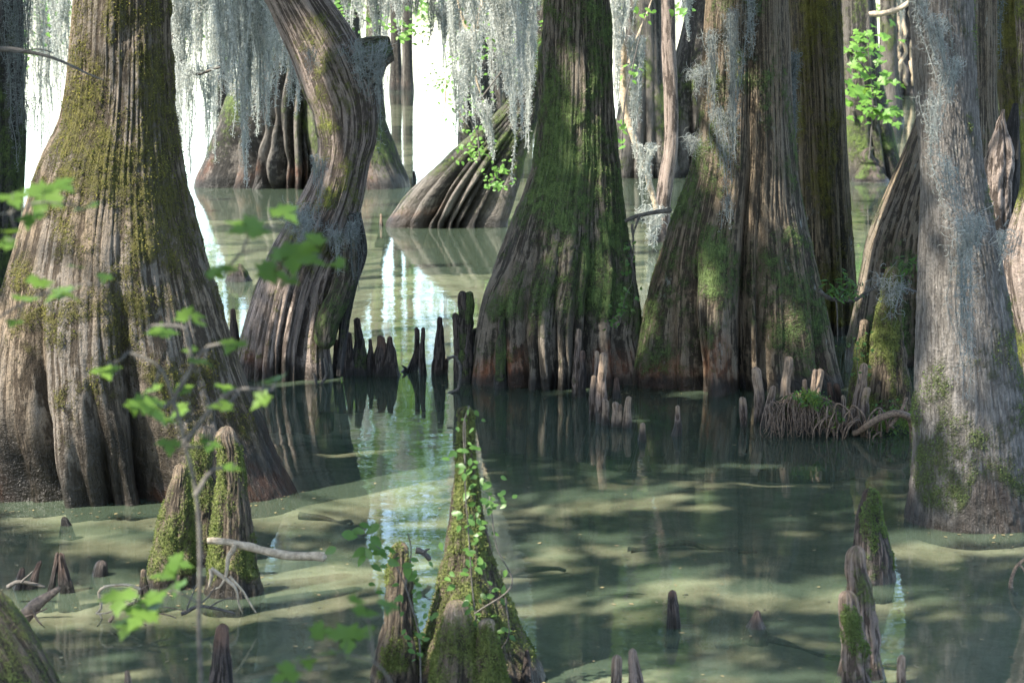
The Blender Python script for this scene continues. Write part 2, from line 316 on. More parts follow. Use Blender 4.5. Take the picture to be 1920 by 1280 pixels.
def stick(pts, r0, r1, ns=7, seed=0, step=0.05, rough=0.12, wig=0.0):
    """bent round stick through 3-D points -> V,F,A"""
    pts = np.asarray(pts, float); L = np.concatenate([[0], np.cumsum(np.linalg.norm(np.diff(pts, axis=0), axis=1))])
    D = dense(np.column_stack([L, pts]), np.linspace(0, L[-1], max(3, int(L[-1] / step) + 2)))
    C = D[:, 1:]; n = len(C); u = np.linspace(0, 1, n)
    if wig:
        for a in range(3): C[:, a] += wig * (fbm(u * L[-1] * 4, u * 0 + a * 9, u * 0, seed, 2) - 0.5) * np.sin(math.pi * np.clip(u, 0, 1)) ** 0.3
    t = np.gradient(C, axis=0); t /= np.linalg.norm(t, axis=1)[:, None] + 1e-9
    up = np.array([0.13, 0.97, 0.2]); s = np.cross(t, up); s /= np.linalg.norm(s, axis=1)[:, None] + 1e-9; b = np.cross(t, s)
    th = np.linspace(0, 2 * math.pi, ns, endpoint=False)
    rr = (r0 + (r1 - r0) * u)[:, None] * (1 + rough * 2 * (vn(u[:, None] * L[-1] * 18 + th[None] * 0, np.cos(th)[None] * 1.2 + 0 * u[:, None], np.sin(th)[None] * 1.2 + 0 * u[:, None], seed) - 0.5))
    V = C[:, None] + s[:, None] * (np.cos(th)[None] * rr)[..., None] + b[:, None] * (np.sin(th)[None] * rr)[..., None]
    V = V.reshape(-1, 3); i = np.arange(n - 1)[:, None] * ns; j = np.arange(ns)[None]; j2 = (j + 1) % ns
    F = np.stack([i + j, i + j2, i + ns + j2, i + ns + j], -1).reshape(-1, 4)
    k0 = len(V); V = np.vstack([V, C[-1][None] + (V[-ns:] - C[-1]) * 0.1 + t[-1] * r1 * 0.5]); jj = np.arange(ns)
    F = np.vstack([F, np.stack([(n-1)*ns + jj, (n-1)*ns + (jj+1) % ns, k0 + (jj+1) % ns, k0 + jj], -1)])
    return V, F, np.tile([0.0, 0, 0, 0.7], (len(V), 1))

# ------------------------------------------------------------------ leaves
MAPLE = np.array([(0,0),(0.10,-0.03),(0.34,-0.14),(0.30,0.06),(0.52,0.12),(0.46,0.22),(0.66,0.42),(0.42,0.42),(0.40,0.52),(0.2,0.42),(0.26,0.66),(0.15,0.72),(0.0,1.0)])
MAPLE = np.vstack([MAPLE, (MAPLE * [-1, 1])[1:-1][::-1]])
OVATE = np.array([(0,0),(0.22,0.18),(0.3,0.42),(0.2,0.72),(0,1.0),(-0.2,0.72),(-0.3,0.42),(-0.22,0.18)])
SPRAY = np.array([(0,0),(0.13,0.35),(0.06,1.0),(-0.1,0.6)])
DIAM = np.array([(0,0),(0.3,0.45),(0,1.0),(-0.3,0.5)])
def leaves(pos, size, normal, head, shape=OVATE, fold=0.15, seed=0, curl=0.15):
    """pos (n,3), size (n,), normal (n,3), head (n,3) direction of the leaf tip -> V, F (triangles), A"""
    rn = np.random.default_rng(seed); n = len(pos)
    normal = normal / (np.linalg.norm(normal, axis=1)[:, None] + 1e-9)
    h = head - normal * np.sum(head * normal, axis=1)[:, None]; h /= np.linalg.norm(h, axis=1)[:, None] + 1e-9
    sd_ = np.cross(h, normal); k = len(shape)
    x = shape[:, 0]; y = shape[:, 1]; zz = fold * np.abs(x) - curl * y * y
    V = pos[:, None] + size[:, None, None] * (sd_[:, None] * x[None, :, None] + h[:, None] * y[None, :, None] + normal[:, None] * zz[None, :, None])
    c = pos[:, None] + size[:, None, None] * (h[:, None] * 0.38 - normal[:, None] * curl * 0.14)
    if k > 4:
        V = np.concatenate([V, c], 1); a = np.arange(k); T = np.stack([a, (a + 1) % k, np.full(k, k)], -1); kk = k + 1
    else:
        T = np.array([[0, 1, 2], [0, 2, 3]]); kk = k
    F = (np.arange(n)[:, None, None] * kk + T[None]).reshape(-1, 3)
    col = rn.random(n); A = np.repeat(np.stack([col, col, col, np.ones(n)], -1), kk, 0)
    return V.reshape(-1, 3), F, A

def moss_tufts(parent, V, A, F, n, size, mat, seed, thr=.45, front=True, zmax=3.3):
    rn = np.random.default_rng(seed); fn = np.cross(V[F[:, 2]] - V[F[:, 0]], V[F[:, 3]] - V[F[:, 1]]); ar = np.linalg.norm(fn, axis=1) / 2; fn = fn / (2 * ar[:, None] + 1e-12)
    m = A[F[:, 0], 0] * (1 - A[F[:, 0], 1]); ok = (m > thr) & (V[F[:, 0], 2] < zmax) & (V[F[:, 0], 2] > .02)
    if front: ok &= fn[:, 1] < .35
    ix = np.where(ok)[0]
    if len(ix) < 10: return
    w_ = ar[ix] * m[ix]; ix = rn.choice(ix, n, p=w_ / w_.sum()); u = rn.random((n, 2))
    p = V[F[ix, 0]] + (V[F[ix, 1]] - V[F[ix, 0]]) * u[:, :1] + (V[F[ix, 3]] - V[F[ix, 0]]) * u[:, 1:]
    nn = rn.normal(0, 1, (n, 3)); hd = fn[ix] * 1.1 + rn.normal(0, .7, (n, 3)) - [0, 0, .35]
    LV, LF, LA = leaves(p - fn[ix] * size * .15, size * rn.uniform(.5, 1.5, n), nn, hd, SPRAY * [2.2, 1], .1, seed)
    tagged(mk('moss', LV, LF, M[mat], parent, attr=LA, smooth=False), kind='stuff')
# lit spots: holes in the canopy through which the sun reaches these points (point, radius)
LIT = []
def lit(px, py, Y, r): LIT.append((P(px, py, Y), r))
def sunkeep(p):
    k = np.ones(len(p), bool)
    for c, r in LIT:
        d = p - c; t = d @ SUN; q_ = d - t[:, None] * SUN; k &= ~((np.linalg.norm(q_, axis=1) < r) & (t > 0))
    return k
def crown_mesh(centres, n, leaf, seed, spread=0.9, shape=DIAM, flat=0.45):
    rn = np.random.default_rng(seed); centres = np.asarray(centres); idx = rn.integers(0, len(centres), n)
    p = centres[idx] + rn.normal(0, 1, (n, 3)) * np.array([spread, spread, spread * flat])
    p = p[sunkeep(p)]
    nn = rn.normal(0, 1, (len(p), 3)) + [0, 0, 1.0]; hd = rn.normal(0, 1, (len(p), 3)) - [0, 0, 0.5]
    return leaves(p, leaf * rn.uniform(0.6, 1.4, len(p)), nn, hd, shape, 0.1, seed)
def add_crown(parent, base, z0, z1, rad, ncl, n, leaf, seed, mat='crown', off=(0, 0), spread=0.8, limbs=7, lr=0.06):
    rn = np.random.default_rng(seed); cs = []
    while len(cs) < ncl:
        v = rn.uniform(-1, 1, 3)
        if np.linalg.norm(v) < 1: cs.append(v)
    cs = np.array(cs) * [rad, rad, (z1 - z0) / 2] + [base[0] + off[0], base[1] + off[1], (z0 + z1) / 2]
    V, F, A = crown_mesh(cs, n, leaf, seed, spread)
    if len(F): mk('crown', V, F, M[mat], parent, attr=A, smooth=False)
    for k in range(limbs):
        e = cs[k]; zs = max(z0 - 1.5, e[2] - rn.uniform(1, 2.5)); s0 = np.array([base[0] + off[0] * min(1, (zs / z1)) , base[1] + off[1] * min(1, zs / z1), zs])
        s0 = np.array([base[0], base[1], zs])
        mid = (s0 + e) / 2 + rn.normal(0, 0.3, 3)
        V, F, A = stick([s0, mid, e], lr, 0.02, 6, seed + k, 0.3, 0.15)
        mk('limb', V, F, M['dtwig'], parent, attr=A)

# ------------------------------------------------------------------ spanish moss
def moss_mesh(top, H, wid, cords, seed, dep=0.12, curl=0.09, dens=1.0, wr=0.0045, lean=(0, 0), taper=0.75, step=0.035):
    """hanging beard: cords with curling side strands. top = centre of the top edge"""
    rn = np.random.default_rng(seed); PT = []                     # list of polyline arrays (k, m, 3)
    starts = []; cordlines = []
    for c in range(cords):
        u = rn.uniform(-1, 1); L = H * (1 - taper * abs(u) ** 1.2) * rn.uniform(0.3, 1.0) ** .8; m = max(6, int(L / step))
        t = np.linspace(0, 1, m); x = top[0] + u * wid / 2 * (1 - 0.55 * t) + lean[0] * t * L / H; y = top[1] + rn.normal(0, dep) * (1 - 0.4 * t) + lean[1] * t * L / H
        ph = rn.uniform(0, 100, 2); amp = 0.035 + 0.02 * rn.random()
        x = x + amp * 2 * (fbm(t * L * 3 + ph[0], t * 0, t * 0, seed, 3) - 0.5); y = y + amp * 2 * (fbm(t * L * 3 + ph[1], t * 0, t * 0, seed + 3, 3) - 0.5)
        z = top[2] + rn.uniform(-0.05, 0.02) - t * L
        line = np.stack([x, y, z], 1); cordlines.append(line)
        k = max(1, int(round(5.0 * dens)))
        thin = np.repeat(1 - 0.45 * t, k)
        s_ = np.repeat(line, k, 0) + rn.normal(0, 0.012, (m * k, 3)); starts.append(np.column_stack([s_, thin]))
    S = np.vstack(starts); n = len(S); seg = 5; ln = curl * S[:, 3] * rn.uniform(0.5, 1.5, n) / seg
    d = rn.normal(0, 1, (n, 3)); d[:, 2] = d[:, 2] * 0.7 - 0.6; d /= np.linalg.norm(d, axis=1)[:, None]
    pts = [S[:, :3]]; ax = rn.normal(0, 1, (n, 3)); ax /= np.linalg.norm(ax, axis=1)[:, None]
    for k in range(seg):
        pts.append(pts[-1] + d * ln[:, None]); d = d + 0.75 * np.cross(ax, d) + rn.normal(0, 0.25, (n, 3)) - [0, 0, 0.12]; d /= np.linalg.norm(d, axis=1)[:, None]
    Pm = np.stack(pts, 1)
    Vs, Fs, As, o = [], [], [], 0
    def rib(Pp, wv, shade):
        nonlocal o
        n_, m_, _ = Pp.shape; w3 = wv[:, None, :] * np.ones((1, m_, 1)); a = Pp - w3; b = Pp + w3
        V = np.stack([a, b], 2).reshape(-1, 3); i = (np.arange(n_)[:, None] * m_ + np.arange(m_ - 1)[None]) * 2
        F = np.stack([i, i + 1, i + 3, i + 2], -1).reshape(-1, 4); Vs.append(V); Fs.append(F + o); o += len(V)
        sh = np.repeat(shade, m_ * 2); As.append(np.stack([sh, sh, sh, np.ones_like(sh)], -1))
    wv = rn.normal(0, 1, (n, 3)); wv /= np.linalg.norm(wv, axis=1)[:, None]; rib(Pm, wv * wr / 1.4, rn.random(n))
    for ln_ in cordlines:
        for _ in range(2):
            v = rn.normal(0, 1, 3); v[2] = 0; v /= np.linalg.norm(v); rib(ln_[None], v[None] * wr * 1.3, np.array([rn.random() * 0.6]))
    return np.vstack(Vs), np.vstack(Fs), np.vstack(As)
MG = 'spanish moss beards hanging among the cypresses'
def moss(px, y0, y1, wpx, Y, cords, label, seed, mat='moss', lean=(0, 0), **kw):
    top = P(px, y0, Y); s = MPP(Y); H = (y1 - y0) * s * 1.02
    sc_ = max(1.0, Y / 20)
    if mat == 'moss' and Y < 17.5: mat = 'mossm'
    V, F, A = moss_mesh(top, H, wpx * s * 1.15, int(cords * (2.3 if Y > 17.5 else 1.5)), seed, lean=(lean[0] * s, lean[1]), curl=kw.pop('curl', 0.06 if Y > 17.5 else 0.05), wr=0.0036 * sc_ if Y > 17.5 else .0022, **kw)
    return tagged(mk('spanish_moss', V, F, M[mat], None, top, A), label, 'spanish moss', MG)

# ------------------------------------------------------------------ setting: lake bed and water
def axis(lo, hi, d, far):
    core = np.arange(lo, hi + d, d); k = 1.35 ** np.arange(1, 40) * d
    a = hi + np.cumsum(k); a = a[a < far]; b = lo - np.cumsum(k); b = b[b > -far]
    return np.concatenate([b[::-1], core, a])
xs, ys = axis(-7, 8, 0.07, 5000), axis(6, 24, 0.07, 5000)
X, Yg = np.meshgrid(xs, ys)
dep = 0.085 + 0.55 * ss(13.0, 17.5, Yg + 0.8 * (fbm(X * 0.5, Yg * 0.5, X * 0, 3, 2) - 0.5) * 2) + 0.5 * ss(25, 60, Yg)
Zb = -dep + 0.07 * (fbm(X * 0.9, Yg * 0.9, X * 0, 5, 3) - 0.5) + 0.02 * (vn(X * 4, Yg * 4, X * 0, 8) - 0.5)
nx, ny = len(xs), len(ys); i = np.arange(ny - 1)[:, None] * nx; j = np.arange(nx - 1)[None]
Fb = np.stack([i + j, i + j + 1, i + nx + j + 1, i + nx + j], -1).reshape(-1, 4)
q = N('lake_bed_sand')
v = q.coord((1, 1, 1), False); n1 = q.noise(v, 1.1, 5, 0.6, 0.4); n2 = q.noise(v, 5.0, 5, 0.7); n3 = q.noise(v, 30.0, 3, 0.6)
c = q.mix(q.ramp(n2, 0.3, 0.7), (0.23, 0.218, 0.168), (0.33, 0.315, 0.25)); c = q.mix(q.math('MULTIPLY', q.ramp(n1, 0.46, 0.64), 0.75), c, (0.06, 0.066, 0.045))
c = q.mix(q.math('MULTIPLY', q.ramp(n3, 0.55, 0.75), 0.5), c, (0.16, 0.14, 0.09))
b = q.n('BsdfDiffuse'); q.l(c, b.inputs[0]); q.l(b.outputs[0], q.out.inputs[0]); M['bed'] = q.m
tagged(mk('lake_bed', np.stack([X, Yg, Zb], -1).reshape(-1, 3), Fb, M['bed']), kind='structure')
q = N('swamp_water'); tc = q.n('TexCoord'); mp = q.n('Mapping'); q.l(tc.outputs['Object'], mp.inputs[0]); mp.inputs[3].default_value = (1.0, 1.6, 1)
v = mp.outputs[0]; hgt = q.math('ADD', q.math('MULTIPLY', q.noise(v, 1.3, 2, 0.5, 0.3), 1.0), q.math('ADD', q.math('MULTIPLY', q.noise(v, 7.0, 2, 0.5, 0.4), 0.22), q.math('MULTIPLY', q.noise(v, 28.0, 1, 0.5), 0.035)))
bm = q.n('Bump'); bm.inputs['Strength'].default_value = 0.17; bm.inputs['Distance'].default_value = 0.015; q.l(hgt, bm.inputs['Height'])
fr = q.n('Fresnel'); fr.inputs[0].default_value = 1.42; q.l(bm.outputs[0], fr.inputs[1])
gl = q.n('BsdfGlossy'); gl.inputs['Roughness'].default_value = 0.012; gl.inputs[0].default_value = (0.96, 0.98, 0.96, 1); q.l(bm.outputs[0], gl.inputs['Normal'])
tr = q.n('BsdfTransparent'); tr.inputs[0].default_value = (0.78, 0.82, 0.74, 1)
df = q.n('BsdfDiffuse'); df.inputs[0].default_value = (0.105, 0.148, 0.1, 1)
m1 = q.n('MixShader'); m1.inputs[0].default_value = 0.28; q.l(tr.outputs[0], m1.inputs[1]); q.l(df.outputs[0], m1.inputs[2])
m2 = q.n('MixShader'); q.l(fr.outputs[0], m2.inputs[0]); q.l(m1.outputs[0], m2.inputs[1]); q.l(gl.outputs[0], m2.inputs[2]); q.l(m2.outputs[0], q.out.inputs[0]); M['water'] = q.m
s5 = 5000.0
tagged(mk('water', [(-s5, -200, 0), (s5, -200, 0), (s5, s5, 0), (-s5, s5, 0)], [(0, 1, 2, 3)], M['water']), kind='structure')

# ------------------------------------------------------------------ sunlit places
for a in [(150, 120, 13.0, .45), (250, 330, 13, .5), (120, 420, 13, .55), (300, 480, 12.8, .6), (180, 620, 12.7, .6), (60, 760, 12.7, .6), (240, 800, 12.6, .4), (460, 850, 12.8, .5), (360, 640, 12.8, .5),
          (1745, 120, 12.2, .2), (1750, 300, 12.2, .22), (1745, 480, 12.2, .2), (1740, 650, 12.1, .22), (1800, 900, 12.0, .16),
          (640, 190, 17.2, .4), (640, 300, 17.2, .25), (520, 560, 17.1, .3), (480, 620, 17, .25),
          (430, 850, 11.0, .3), (430, 1000, 10.9, .35), (320, 1000, 10.9, .35), (500, 1030, 10.6, .3), (70, 1150, 10.6, .3), (120, 1080, 10.7, .2),
          (1480, 700, 15.2, .16), (1533, 710, 15.3, .16), (1520, 750, 15.2, .2), (1130, 690, 15.5, .18), (1150, 770, 15.5, .15), (1640, 640, 15.6, .18), (1660, 560, 15.5, .16), (1670, 720, 15.5, .2),
          (1860, 320, 16.5, .4), (1900, 500, 13.8, .45), (1660, 400, 18.2, .5), (1640, 500, 18.2, .4), (1630, 150, 38, 1.2), (1600, 250, 38, 1),
          (1080, 150, 17, .25), (1040, 480, 16.8, .2), (1250, 620, 16.5, .22), (1330, 250, 16.8, .35), (1340, 60, 16.8, .3), (1550, 480, 19.5, .35), (1570, 400, 19.5, .2),
          (1010, 620, 16.7, .15), (1100, 420, 16.8, .2), (960, 560, 16.8, .18), (1060, 250, 16.9, .2), (1420, 150, 16.8, .2), (1300, 480, 16.6, .2), (1360, 600, 16.5, .15), (1480, 560, 16.6, .18), (1440, 330, 16.7, .2), (1230, 680, 16.5, .15), (1000, 690, 16.6, .12), (870, 1080, 9.3, .25), (860, 1200, 9.2, .2), (1610, 1150, 9.6, .18), (20, 1240, 8.5, .4),
          (230, 60, 13, .3), (590, 1120, 10.9, .2)]: lit(*a)
rl = random.Random(77)
for k in range(150):
    py = 868 + 420 * rl.random() ** 1.2; px = rl.uniform(-20, 1150) if rl.random() < .68 else rl.uniform(1150, 1720)
    c_ = P(px, py, GY(py)); r0 = rl.uniform(.05, .13); n_ = rl.randint(2, 10)
    for q_ in range(n_): LIT.append((c_ + np.array([q_ * r0 * 1.2, rl.gauss(0, r0 * .4), 0]), r0 * rl.uniform(.7, 1.15)))
for a in [(60, 400), (120, 380), (480, 440), (560, 480), (100, 545), (280, 610), (340, 620), (310, 740), (500, 730), (370, 840), (270, 1120), (610, 1225), (690, 1155), (440, 640), (205, 675)]: lit(a[0], a[1], 4.45, .28)

# ------------------------------------------------------------------ trees
TG = 'cypress trees standing in the swamp'
def tree(rows, Y, label, mat, nth=320, ztop=14, topscale=0.45, lean=(0, 0), dz=0.02, name='bald_cypress', cat='tree', tuf=None, **kw):
    C, r = prof(rows, Y, ztop, topscale, lean, dz)
    t = thing(name, (C[0][0], Y, 0), label, cat, TG)
    sq = kw.pop('sq', 1.0)
    if isinstance(sq, tuple): sq = np.interp(C[:, 2], [0, 1.6], sq)
    else: sq = np.full(len(C), sq)
    V, F, A = tube(C, r, nth, sq=sq, **kw)
    mk('trunk', V, F, M[mat], t, attr=A)
    if tuf: moss_tufts(t, V, A, F, tuf[0], tuf[1], tuf[2], 5)
    return t
# the big sunlit one on the left
t1 = tree([(-40, 140, 312), (0, 138, 314), (80, 132, 316), (150, 128, 319), (220, 116, 322), (300, 80, 336), (350, 64, 345), (400, 48, 356), (500, 18, 388), (600, -12, 422), (700, -36, 456), (800, -58, 496), (880, -75, 530), (930, -82, 556), (990, -88, 575)], 13.2,
     'huge sunlit cypress at the left with olive moss on warm tan bark', 'big', tuf=(11000, .012, 'mossolive'), nth=520, dz=0.012, seed=11, sq=(0.55, 0.95),
     grooves=gr([(-0.88, .2, .08, .8), (-.7, .14, .05, .5), (-0.5, .42, .085, .8), (-.36, .12, .04, .45), (-0.2, .14, .04, .4), (-.06, .3, .045, .5), (.1, .1, .04, .4), (0.29, .42, .085, .95), (.42, .12, .05, .5), (0.68, .08, .15, .8)]) + rg(7, 3),
     bk_amp=0.009, bk_f=(46, 2.0), und=.02, plate=.007, mossz=[(0, .15), (.25, .26), (.5, .2), (.8, .28), (1.2, .38), (1.7, .42), (2.2, .34), (2.8, .26), (3.5, .2)], mossdir=(-0.75, .2), mosssc=2.3, wet=.8, red=.9, redh=.3, mossamp=.012)
t0 = tree([(0, -70, 42), (150, -72, 44), (300, -75, 48), (400, -80, 42), (480, -90, 34), (560, -110, 24), (650, -150, 20), (800, -180, 10)], 15.6,
     'dark mossy trunk at the left edge, half behind the big sunlit cypress', 'dark', nth=200, seed=21, grooves=rg(6, 8) + rg(3, 9, front=True), mossz=[(0, .5), (1.2, .6), (1.7, .3), (3, .15)], wet=.2, lean=(-.5, 0))
t3 = tree([(-40, 1026, 1140), (0, 1022, 1143), (120, 1016, 1147), (200, 1011, 1151), (300, 1000, 1160), (350, 984, 1164), (400, 966, 1171), (450, 946, 1180), (500, 925, 1190), (560, 902, 1196), (620, 890, 1203), (680, 884, 1212), (720, 880, 1216), (780, 876, 1220)], 17.35,
     'tall central cypress with green-mossed fluted base and peeling bark plates', 'green', tuf=(7000, .012, 'mossgreen'), nth=460, dz=0.014, seed=31, sq=.95,
     grooves=gr([(-.78, .2, .07, .7), (-.52, .26, .07, .9), (-.3, .16, .045, .6), (-.12, .24, .06, .8), (.07, .1, .04, .5), (.2, .24, .06, .9), (.42, .3, .08, 1.1), (.62, .16, .06, .7), (.8, .2, .08, .9)]) + rg(7, 33),
     bk_amp=0.011, bk_f=(42, 2.0), und=.02, plate=.012, mossz=[(0, .0), (.25, .15), (.6, .36), (1.2, .4), (1.9, .46), (2.4, .34), (3.2, .3)], mossdir=(-1.2, .1), mosssc=2.4, wet=.14, red=.7, redh=.3)
t4 = tree([(-40, 1328, 1474), (0, 1325, 1476), (100, 1318, 1479), (200, 1308, 1484), (300, 1297, 1493), (370, 1278, 1503), (430, 1256, 1516), (500, 1234, 1533), (560, 1216, 1549), (620, 1202, 1564), (680, 1189, 1578), (720, 1183, 1590), (780, 1178, 1600)], 17.15,
     'broad reddish cypress with deep dark flutes and strings of grey moss', 'rust', tuf=(5000, .012, 'mossgreen'), nth=480, dz=0.014, seed=41, sq=.9,
     grooves=gr([(-.86, .22, .09, .9), (-.66, .36, .08, .9), (-.5, .2, .06, .7), (-.2, .14, .05, .6), (-.04, .42, .075, 1.6), (.1, .22, .05, .9), (.27, .46, .085, 1.2), (.55, .16, .12, 1.0), (.85, .16, .1, .8), (.02, .1, .06, 4.0)]) + rg(7, 44),
     bk_amp=0.007, bk_f=(52, 1.2), und=.02, plate=.006, mossz=[(0, .05), (.25, .25), (.6, .4), (1.2, .38), (1.8, .2), (2.4, .06), (3.2, .02)], mossdir=(-2.3, .16), mosssc=1.5, wet=.16, red=.5, redh=.36)
t5 = tree([(-40, 1476, 1576), (0, 1477, 1578), (150, 1484, 1583), (300, 1490, 1590), (420, 1494, 1597), (520, 1494, 1604), (600, 1490, 1610), (700, 1486, 1620)], 20.0,
     'olive mossed straight trunk close behind the broad reddish cypress', 'olive', tuf=(3000, .014, 'mossolive'), nth=240, dz=.02, seed=51, grooves=gr([(.55, .16, .08, 1.5), (0, .12, .08, 1.0)]) + rg(4, 5), bk_amp=.008, bk_f=(44, 1.6), mossz=[(0, .3), (1.0, .4), (2, .42), (3.2, .3)], mosssc=1.4, wet=.1)
t6 = tree([(-40, 1700, 1824), (0, 1704, 1825), (100, 1711, 1829), (200, 1717, 1834), (280, 1724, 1841), (340, 1727, 1850), (400, 1726, 1861), (480, 1722, 1877), (560, 1720, 1891), (650, 1717, 1906), (750, 1714, 1920), (850, 1711, 1932), (930, 1706, 1944), (970, 1699, 1952), (1050, 1690, 1962)], 12.45,
     'smooth grey trunk in the right foreground with a mossy foot', 'grey', tuf=(6000, .011, 'mossgreen'), nth=340, dz=0.011, seed=61, name='grey_trunk', sq=1.0, lean=(-1.2, 0),
     grooves=gr([(.1, .05, .2, 3)]) + rg(3, 6, (.03, .08)), bk_amp=.005, bk_f=(60, 20), und=.015, mossz=[(0, .3), (.2, .75), (.42, .75), (.8, .22), (1.2, .05), (3, .0)], mossdir=(-.15, .2), mosssc=3.2, wet=.3, red=.25, redh=.25, ztop=11)
t7 = tree([(-40, 1735, 1866), (0, 1732, 1867), (150, 1728, 1868), (200, 1722, 1870), (290, 1690, 1878), (380, 1650, 1886), (450, 1622, 1892), (520, 1605, 1898), (600, 1590, 1910), (680, 1578, 1925), (740, 1570, 1930)], 18.4,
     'reddish cypress behind the grey trunk, its left buttress sunlit and green at the foot', 'rust', nth=360, dz=.016, seed=71, sq=.9,
     grooves=gr([(-.75, .14, .1, 1.6), (-.5, .2, .07, 1.4), (-.3, .25, .06, 1.2), (0, .2, .1, 1), (.4, .2, .1, 1)]) + rg(6, 7), bk_amp=.01, bk_f=(42, 1.4), mossz=[(0, .45), (.7, .5), (1.15, .35), (1.5, .05), (3, 0)], mosssc=1.4, wet=.1)
t11 = tree([(-40, 1905, 1985), (150, 1908, 1990), (300, 1915, 2010), (360, 1912, 2020), (420, 1893, 2030), (480, 1880, 2040), (560, 1884, 2050), (650, 1905, 2065), (760, 1915, 2080), (860, 1915, 2090)], 13.9,
     'pale sunlit trunk cut by the right edge with dark moss patches', 'pale', nth=260, dz=.014, seed=111, name='pale_trunk', und=.05, bk_amp=.01, mossz=[(0, .5), (.7, .45), (1.1, .28), (1.6, .05), (2.0, .4), (3, .45)], mosssc=2.0, wet=.1, lean=(.8, 0), ztop=11)
t10 = tree([(-40, 1868, 1935), (0, 1866, 1938), (100, 1868, 1940), (200, 1875, 1950), (330, 1872, 1975), (450, 1868, 1990), (560, 1860, 2000), (640, 1858, 2000)], 20.6,
     'dark olive trunk at the upper right corner behind the bleached snag', 'olive', nth=180, dz=.03, seed=101, grooves=rg(3, 2, front=True), mossz=[(0, .3), (3, .6)], wet=.1)
# background trees
b1 = tree([(-40, 492, 640), (0, 488, 648), (80, 470, 672), (140, 446, 694), (200, 418, 713), (250, 398, 732), (300, 380, 751), (335, 364, 767), (400, 350, 780)], 37.0,
     'wide fluted cypress far behind the bent broken trunk', 'far', nth=300, dz=.03, seed=201, sq=.8,
     grooves=gr([(-.86, .3, .06, 2), (-.68, .5, .07, 2.2), (-.5, .4, .04, 1.6), (-.34, .6, .09, 2.4), (-.1, .6, .08, 2.4), (.08, .4, .04, 1.6), (.2, .4, .05, 2), (.4, .3, .05, 1.4), (.6, .4, .08, 1.4)]) + rg(5, 22), bk_amp=.02, bk_f=(12, .7), und=.012, mossz=[(0, .1), (.8, .3), (2, .35), (3, .25)], wet=.25, red=.3, redh=.4)
b2 = tree([(-40, 1006, 1064), (0, 1000, 1060), (100, 985, 1042), (180, 955, 1016), (220, 922, 1010), (260, 872, 1000), (300, 828, 986), (340, 784, 976), (370, 755, 970), (400, 733, 962), (415, 722, 958), (460, 714, 958)], 30.0,
     'leaning cypress with a long slanting fluted buttress running down left into the water', 'far', nth=300, dz=.025, seed=211, sq=.8, lean=(2.5, 0),
     grooves=gr([(-.8, .3, .06, 1.2), (-.55, .4, .09, 1.4), (-.3, .3, .06, 1.2), (-.05, .42, .09, 1.3), (.2, .3, .06, 1), (.45, .5, .12, 1.1), (.75, .3, .1, 1)]) + rg(5, 23), bk_amp=.025, bk_f=(7, .5), mossz=[(0, .1), (.5, .3), (1, .4), (2, .35), (3, .2)], wet=.22, red=.2)
b3 = tree([(-40, 731, 752), (0, 731, 753), (80, 731, 753), (130, 730, 755), (166, 728, 758)], 82, 'slim distant trunk beside the bright gap, left one of the close pair', 'far', nth=60, dz=.08, seed=221, wet=.3, red=.1, redh=.4, bk_amp=.03, bk_f=(4, .4), grooves=rg(3, 1, front=True))
b3b = tree([(-40, 755, 773), (0, 755, 774), (80, 754, 774), (130, 753, 775), (166, 751, 777)], 81, 'slim distant trunk bordering the bright gap, right one of the close pair', 'far', nth=60, dz=.08, seed=222, wet=.3, red=.1, redh=.4, bk_amp=.03, bk_f=(4, .4), grooves=rg(3, 2, front=True))
b4 = tree([(-40, 1178, 1238), (0, 1176, 1240), (80, 1172, 1244), (160, 1166, 1252), (220, 1156, 1262), (280, 1146, 1270), (322, 1138, 1276)], 39.0, 'mauve grey background trunk seen just right of the central cypress', 'far', nth=160, dz=.04, seed=231, grooves=gr([(-.5, .3, .12, 1.6), (0, .4, .1, 1.5), (.4, .3, .1, 1.2)]) + rg(3, 3), mossz=[(0, .1), (1, .4), (2, .2), (3, .02)], wet=.2, bk_amp=.02, bk_f=(7, .5))
b4b = tree([(-40, 1292, 1350), (0, 1288, 1352), (60, 1276, 1358), (120, 1262, 1366), (180, 1254, 1374), (250, 1246, 1382), (320, 1240, 1390)], 39.6, 'leaning mauve background trunk half behind the broad reddish cypress', 'far', nth=160, dz=.04, seed=232, grooves=gr([(-.5, .35, .12, 1.6), (0, .4, .1, 1.5)]) + rg(3, 3), mossz=[(0, .2), (1, .3), (2, .05)], wet=.2, bk_amp=.02, bk_f=(7, .5), lean=(1.5, 0))
b5 = tree([(-40, 1572, 1636), (0, 1573, 1640), (100, 1574, 1648), (180, 1576, 1660), (250, 1580, 1675), (300, 1584, 1686), (332, 1588, 1692)], 38.5, 'reddish background cypress carrying the bright green leaves', 'far', nth=160, dz=.04, seed=241, grooves=gr([(0, .3, .12, 1.2), (.5, .3, .1, 1)]) + rg(3, 4), mossz=[(0, .3), (.6, .5), (1.2, .2), (2, .02)], wet=.3, bk_amp=.02, bk_f=(7, .5))
# slender pale tree
C, r_ = prof([(-40, 1240, 1264), (0, 1239, 1266), (80, 1240, 1267), (150, 1243, 1270), (220, 1245, 1273), (270, 1244, 1272), (330, 1236, 1264), (380, 1228, 1258), (420, 1221, 1256), (455, 1216, 1258)], 28.0, 9, .5, (.3, 0), .03)
ts = thing('slender_tree', (C[0][0], 28, 0), 'slender smooth tan trunk between the central cypress and the broad reddish one', 'tree', TG)
V, F, A = tube(C, r_, 48, 251, bk_amp=.006, bk_f=(20, 3), wet=.3, und=.06); mk('trunk', V, F, M['pale'], ts, attr=A)
